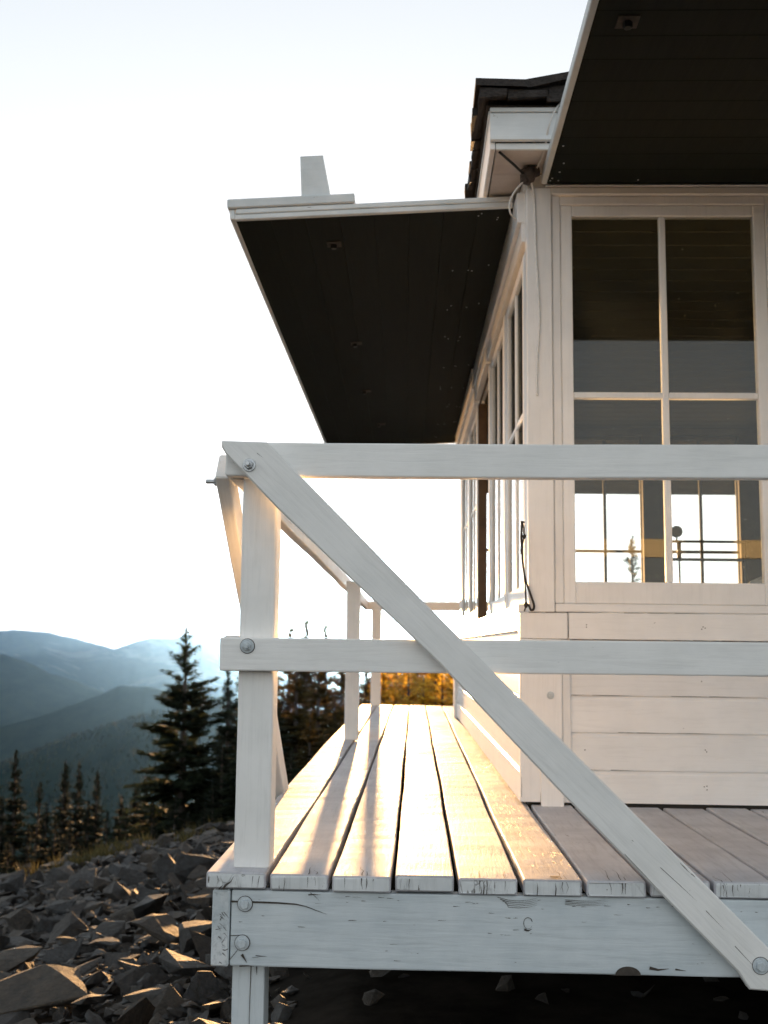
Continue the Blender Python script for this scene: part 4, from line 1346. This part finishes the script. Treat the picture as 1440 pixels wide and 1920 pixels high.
def build_rocks():
    rr = random.Random(33)
    place_rock(378, 8.2, 0.36, ROCKS[2], (R(70), R(20), R(30)), "tall pale slab of rock leaning upright at the top of the rubble by the deck", sink=.7)
    place_rock(330, 8.6, 0.32, ROCKS[6], (R(55), R(-25), R(80)), "rust brown wedge of rock leaning beside the tall pale slab", sink=.5)
    place_rock(95, 4.35, 0.46, ROCKS[4], (R(16), R(-8), R(20)), "broad flat slab lowest in the rubble at the bottom corner of the view", sink=.5)
    place_rock(335, 5.3, 0.36, ROCKS[5], (R(14), R(16), R(60)), "large blocky boulder in the rubble next to the deck beam end", sink=.5)
    place_rock(265, 6.6, 0.28, ROCKS[8], (R(50), R(10), R(-20)), "split grey rock with upright parallel flakes midway up the rubble", sink=.6)
    pts = [(px_dir(p) * d, d) for p, d in ((378, 8.2), (330, 8.6), (95, 4.35), (335, 5.3), (265, 6.6))]
    rad = [.2, .17, .22, .2, .14]
    n = 0
    tries = 0
    while n < 285 and tries < 60000:
        tries += 1
        D = 3.6 + 10.0 * rr.random() ** 1.25
        px = rr.uniform(-70, 470)
        s = rr.choice((rr.uniform(.10, .17), rr.uniform(.13, .22), rr.uniform(.18, .31)))
        s *= min(1.25, 0.75 + D / 24) if D > 5.6 else 1.35
        x, y = px_dir(px) * D, D
        if x > -0.66 and y < 10:
            continue
        ok = all((x - a) ** 2 + (y - b) ** 2 > ((r + s * .42) * 0.80) ** 2 for (a, b), r in zip(pts, rad))
        if not ok:
            continue
        pts.append((x, y)); rad.append(s * .40)
        fl = rr.randrange(len(ROCKS)) if D > 5.6 or rr.random() < .3 else rr.randrange(5) * 4 + rr.randrange(2)
        steep = rr.random() < 0.38
        rot = (rr.gauss(0, .6 if steep else .22), rr.gauss(0, .5 if steep else .22) , rr.uniform(0, 6.28))
        place_rock(px, D, s, ROCKS[fl], rot, "angular grey brown rock lying loose in the rubble slope beside the deck", "loose rocks of the rubble slope", sink=rr.uniform(.1, .6))
        n += 1
    # everything smaller, and the rubble out of the frame
    V, F, S = [], [], []
    def dump(x, y, s):
        me = rr.choice(ROCKS)
        o = len(V)
        e = Matrix.Rotation(rr.uniform(0, 6.28), 3, 'Z') @ Matrix.Rotation(rr.gauss(0, .35), 3, 'X') @ Matrix.Rotation(rr.gauss(0, .35), 3, 'Y')
        z = local_ground(x, y) + s * rr.uniform(0, .25)
        for v in me.vertices:
            q = e @ v.co * s
            V.append((q.x + x, q.y + y, q.z + z))
        sd_ = rr.random()
        for p in me.polygons:
            F.append(tuple(i + o for i in p.vertices)); S.append(sd_)
    for _ in range(7200):
        D = 3.0 + 14.5 * rr.random() ** 1.1
        px = rr.uniform(-160, 560)
        x, y = px_dir(px) * D, D
        if x > -0.3 and 2.5 < y < 9.9:
            continue
        dump(x, y, rr.choice((rr.uniform(.025, .06), rr.uniform(.04, .10), rr.uniform(.07, .15))) * (0.8 + D / 28))
    for _ in range(960):
        x, y = (rr.uniform(-9, 3), rr.uniform(-4, 12)) if _ < 900 else (rr.uniform(-0.5, 2.2), rr.uniform(2.6, 4.6))
        if (x > -0.6 and y < 2.2 and x < 1.2 and y > -.6) or (_ < 900 and x > -0.45 and 2.3 < y < 5):
            continue
        dump(x, y, rr.uniform(.08, .3) if not (-0.5 < x < 6 and 2.4 < y < 10) else rr.uniform(.04, .11))
    me = bpy.data.meshes.new("rubble")
    me.from_pydata(V, [], F)
    me.materials.append(M['rock'])
    at = me.attributes.new("seed", 'FLOAT', 'FACE'); at.data.foreach_set("value", S)
    me.update()
    o = bpy.data.objects.new("rubble", me); COL.objects.link(o)
    tag(o, kind="stuff")
build_rocks()

# ------------------------------------------------------------------ trees
def mesh_np(name, V, F, S, mat, smooth=False):
    me = bpy.data.meshes.new(name)
    me.from_pydata(V, [], F)
    me.materials.append(mat)
    at = me.attributes.new("seed", 'FLOAT', 'FACE'); at.data.foreach_set("value", S)
    if smooth:
        me.polygons.foreach_set("use_smooth", [True] * len(me.polygons))
    me.update()
    return me

def conifer(seed, H, width, whorls, sparse, droop, spray=1.0):
    """Returns (trunk mesh, crown mesh), unit scale in metres, base at the origin."""
    rr = random.Random(seed)
    mb = MB()
    lean = [rr.uniform(-.01, .01) * H, rr.uniform(-.01, .01) * H]
    pts = [(lean[0] * t * t, lean[1] * t * t, H * t) for t in np.linspace(0, 1, 10)]
    rad = [max(0.012, 0.019 * H * (1 - t) ** 0.9 + 0.008) for t in np.linspace(0, 1, 10)]
    mb.tube(pts, rad, 9)
    V, F, S = [], [], []
    def tri(c, d, up, l, w, s):
        o = len(V)
        side = d.cross(up)
        if side.length < 1e-4:
            side = Vector((1, 0, 0))
        side.normalize()
        V.extend([tuple(c - side * w), tuple(c + side * w), tuple(c + d * l)])
        F.append((o, o + 1, o + 2)); S.append(s)
    lob = [rr.uniform(0.62, 1.28) for _ in range(12)]
    for wv in range(whorls):
        t = (wv + rr.uniform(-.35, .35)) / whorls
        t = min(max(t, 0.0), 0.995)
        z = H * (0.05 + 0.945 * t)
        prof = (1 - t) ** (0.66 if seed == 1 else 0.78) * (0.55 + 0.45 * min(1, t * 5 + .4))
        nb = 6 + int(4 * (1 - t)) + rr.randint(0, 1)
        gap = rr.random() < sparse
        for b in range(nb):
            if gap and rr.random() < 0.55:
                continue
            az = 2 * math.pi * (b + rr.uniform(-.4, .4)) / nb + wv * 1.3
            lobe = lob[int((az / 6.2832 % 1) * 12)]
            Lb = 1.15 * width * prof * rr.uniform(0.55, 1.12) * lobe + 0.012 * H * (1 - t) + 0.02
            dirh = Vector((math.cos(az), math.sin(az), 0))
            el0 = rr.uniform(0.05, 0.35) + 0.5 * t * t
            base = Vector((lean[0] * t * t, lean[1] * t * t, z))
            segs = max(4, int(Lb / (0.085 * H / 8)))
            base.z += rr.uniform(-.75, .75) * H / whorls
            base.z = min(base.z, H * 0.985)
            p = base.copy()
            bs = rr.random()
            for k in range(segs):
                u = k / segs
                el = el0 - droop * u * (1.0 - 0.5 * t) + (0.5 * droop * max(0, u - .6))
                d = (dirh * math.cos(el) + Vector((0, 0, math.sin(el)))).normalized()
                step = Lb / segs
                if u > 0.12:
                    for q in range(6):
                        sd = 1 if q == 0 else -1
                        lat = d.cross(Vector((0, 0, 1))).normalized() * (1 if q % 2 else -1)
                        spread = rr.uniform(0.5, 1.1)
                        dd = (d * rr.uniform(.5, 1) + lat * spread + Vector((0, 0, rr.uniform(-.45, .15)))).normalized()
                        l = (0.10 + 0.30 * (1 - u) * min(1, Lb)) * H / 8 * rr.uniform(.7, 1.35) * spray * (0.22 + 0.78 * min(1, (1 - t) * 4.0)) + 0.02
                        c = p + Vector((rr.gauss(0, .02), rr.gauss(0, .02), rr.gauss(0, .025))) * H / 8
                        tri(c, dd, Vector((rr.gauss(0, .5), rr.gauss(0, .5), 1)).normalized(), l, l * rr.uniform(.16, .30), min(1, max(0, .5 * bs + .5 * rr.random())))
                    # needles hanging under the twig
                    l = 0.09 * H / 8 * rr.uniform(.6, 1.3)
                    tri(p, (d * .6 + Vector((rr.gauss(0, .3), rr.gauss(0, .3), -.7))).normalized(), lat if False else Vector((rr.gauss(0, 1), rr.gauss(0, 1), .1)).normalized(), l, l * .3, .4 * bs)
                p = p + d * step
            # twig end
            tri(p, d, Vector((0, 0, 1)), 0.12 * H / 8, .025 * H / 8, bs)
            # woody branch (thin)
            mb.tube([base, base + (p - base) * .55 + Vector((0, 0, 0.01)), p], [0.006 * H / 8 * (1.6 - t), 0.004 * H / 8, 0.001], 4, cap=False)
    # leader
    for k in range(70):
        z = H * (0.86 + 0.14 * k / 70)
        a = rr.uniform(0, 6.28)
        tri(Vector((lean[0], lean[1], z)), Vector((math.cos(a) * .6, math.sin(a) * .6, .7)).normalized(), Vector((rr.gauss(0, 1), rr.gauss(0, 1), 1)).normalized(), (0.10 + 0.2 * (1 - k / 70)) * H / 8, .022 * H / 8, rr.random())
    crown = mesh_np("crown", V, F, S, M['needles'])
    tr = mb.build("trunk", M['bark'])
    trunk = tr.data
    bpy.data.objects.remove(tr)
    return trunk, crown

PROTO = [conifer(1, 8, 1.75, 34, 0.40, 0.55), conifer(2, 8, 1.15, 40, 0.2, 0.75), conifer(3, 8, 0.95, 40, 0.2, 0.8), conifer(4, 8, 1.4, 36, 0.3, 0.65), conifer(8, 8, 1.3, 30, 0.55, 0.6), conifer(9, 8, 1.6, 38, 0.25, 0.7)]
def recolour(k, mat):
    me = PROTO[k][1].copy(); me.materials[0] = mat
    PROTO.append((PROTO[k][0], me))
M['needles_dark'] = mat_foliage("shaded_fir_needles", (0.007, 0.012, 0.008), (0.018, 0.024, 0.012), 0.08, 1.4)  # darker copy of the needles: the low stand's shade put into the colour
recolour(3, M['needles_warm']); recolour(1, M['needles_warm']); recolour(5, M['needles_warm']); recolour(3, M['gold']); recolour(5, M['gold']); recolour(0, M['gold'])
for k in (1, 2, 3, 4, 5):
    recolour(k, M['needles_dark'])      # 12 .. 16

def tree(px, ytop, D, kind, label, group=None, rz=None, wide=1.0, hmin=2.0):
    x, y = px_dir(px) * D, D
    top = CAM_H + (1211.7 - ytop) / 1964.5 * D
    g = local_ground(x, y) if D < 250 else terrain(x, y)
    H = max(hmin, top - g + 0.15)
    base = top - H
    root = empty("fir_tree", (x, y, base), label, "tree", group)
    s = H / 8
    for nm, me in zip(("trunk", "crown"), PROTO[kind]):
        o = bpy.data.objects.new(nm, me)
        COL.objects.link(o)
        o.parent = root
    root.scale = (s * wide, s * wide, s)
    root.rotation_euler.z = random.uniform(0, 6.28) if rz is None else rz
    return root

tree(352, 1180, 31, 0, "big dark ragged fir standing alone above the rubble left of the railing post", rz=2.2, wide=1.15)
tree(436, 1252, 33, 1, "slim fir just behind the corner post beside the big ragged fir", wide=1.1)
g1 = "firs down the slope behind the rubble"
spec = [(45, 1412, 33, 1, 1.0), (18, 1500, 30, 2, 1.1), (132, 1428, 36, 2, 1.1), (160, 1436, 35, 1, 1.0), (195, 1448, 34, 2, 1.1), (102, 1505, 29, 1, 1.1), (238, 1490, 33, 1, 1.2), (215, 1520, 30, 3, 1.0), (70, 1545, 27, 2, 1.2), (268, 1470, 36, 2, 1.2), (-25, 1440, 34, 1, 1.0), (300, 1500, 29, 3, 1.0), (410, 1470, 27, 3, 1.0), (385, 1440, 34, 1, 1.0), (325, 1430, 38, 3, 1.0), (85, 1470, 38, 4, 1.1), (5, 1455, 38, 5, 1.0), (118, 1530, 28, 4, 1.2), (180, 1500, 33, 5, 1.0), (252, 1510, 32, 4, 1.3), (285, 1455, 40, 4, 1.1), (340, 1490, 26, 5, 1.1), (365, 1520, 24, 3, 1.2), (395, 1505, 25, 5, 1.1), (425, 1380, 29, 5, 1.0), (150, 1540, 26, 3, 1.2), (35, 1570, 25, 5, 1.1), (305, 1535, 25, 3, 1.2), (275, 1550, 23, 5, 1.1), (410, 1530, 21, 3, 1.2)]
for i, (px, yt, D, k, w) in enumerate(spec):
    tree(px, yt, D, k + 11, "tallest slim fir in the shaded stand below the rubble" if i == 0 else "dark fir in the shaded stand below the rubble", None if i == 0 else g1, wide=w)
g2 = "firs behind the side railing"
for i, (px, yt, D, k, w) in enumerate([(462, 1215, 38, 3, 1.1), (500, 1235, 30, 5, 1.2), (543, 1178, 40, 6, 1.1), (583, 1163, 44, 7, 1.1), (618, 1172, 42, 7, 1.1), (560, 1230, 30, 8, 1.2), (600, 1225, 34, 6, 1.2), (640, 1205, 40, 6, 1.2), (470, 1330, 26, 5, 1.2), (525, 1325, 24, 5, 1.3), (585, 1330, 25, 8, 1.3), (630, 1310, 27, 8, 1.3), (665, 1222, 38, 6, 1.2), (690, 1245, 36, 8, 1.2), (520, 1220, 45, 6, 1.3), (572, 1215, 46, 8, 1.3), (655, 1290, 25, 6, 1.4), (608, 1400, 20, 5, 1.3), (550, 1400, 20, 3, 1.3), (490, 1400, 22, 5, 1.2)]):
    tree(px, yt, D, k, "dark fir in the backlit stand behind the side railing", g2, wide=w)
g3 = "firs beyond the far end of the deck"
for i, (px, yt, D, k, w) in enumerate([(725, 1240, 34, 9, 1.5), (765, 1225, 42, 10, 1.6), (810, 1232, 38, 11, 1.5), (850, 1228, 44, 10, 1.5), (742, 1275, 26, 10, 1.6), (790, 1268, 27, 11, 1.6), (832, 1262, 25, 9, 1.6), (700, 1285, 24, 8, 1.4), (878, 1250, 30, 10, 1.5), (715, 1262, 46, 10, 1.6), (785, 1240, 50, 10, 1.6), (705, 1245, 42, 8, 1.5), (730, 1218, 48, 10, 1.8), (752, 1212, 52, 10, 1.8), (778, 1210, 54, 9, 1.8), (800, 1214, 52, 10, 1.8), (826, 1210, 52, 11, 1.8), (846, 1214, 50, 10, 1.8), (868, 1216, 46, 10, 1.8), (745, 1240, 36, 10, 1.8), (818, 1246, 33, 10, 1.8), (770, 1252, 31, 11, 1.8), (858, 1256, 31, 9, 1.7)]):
    tree(px, yt, D, k, "fir beyond the far end of the deck, golden flare glow painted in", g3, wide=w)
tree(1180, 1000, 21, 4, "small fir seen through the cabin's front and back windows", wide=1.1)

# far wooded slopes: too many to count
def build_forest():
    rr = random.Random(77)
    V, F, S = [], [], []
    for _ in range(18000):
        az = rr.uniform(-0.43, 0.12); r = rr.uniform(1000, 2400)
        x, y = r * math.sin(az), r * math.cos(az)
        z = terrain(x, y) - 1
        h = rr.uniform(3.5, 8); w = h * rr.uniform(.2, .3)
        o = len(V); a0 = rr.uniform(0, 1)
        for k in range(5):
            t = a0 + 2 * math.pi * k / 5
            V.append((x + w * math.cos(t), y + w * math.sin(t), z))
        V.append((x, y, z + h))
        s = rr.random()
        for k in range(5):
            F.append((o + k, o + (k + 1) % 5, o + 5)); S.append(s)
    me = mesh_np("forest", V, F, S, M['needles'])
    o = bpy.data.objects.new("forest", me); COL.objects.link(o)
    tag(o, kind="stuff")
build_forest()

# dry grass and low scrub along the crest of the rubble
def build_grass():
    rr = random.Random(12)
    V, F, S = [], [], []
    for _ in range(110):
        D = rr.uniform(11.5, 17.5); px = rr.uniform(60, 470)
        if rr.random() < 0.5:
            px = rr.gauss(190, 60)
        x, y = px_dir(px) * D, D
        if mnoise.noise(Vector((x * .8, y * .8, 5))) < -0.05:
            continue
        z = local_ground(x, y)
        for b in range(26):
            a = rr.uniform(0, 6.28); rad = rr.uniform(0, .22)
            c = Vector((x + rad * math.cos(a), y + rad * math.sin(a), z))
            l = rr.uniform(.07, .22)
            d = Vector((math.cos(a) * .5 + rr.gauss(0, .2), math.sin(a) * .5 + rr.gauss(0, .2), 1)).normalized()
            sdv = Vector((-math.sin(a), math.cos(a), 0)) * rr.uniform(.006, .014)
            o = len(V)
            V.extend([tuple(c - sdv), tuple(c + sdv), tuple(c + d * l)])
            F.append((o, o + 1, o + 2)); S.append(rr.random())
    me = mesh_np("grass", V, F, S, M['grass'])
    o = bpy.data.objects.new("grass", me); COL.objects.link(o)
    tag(o, kind="stuff")
build_grass()
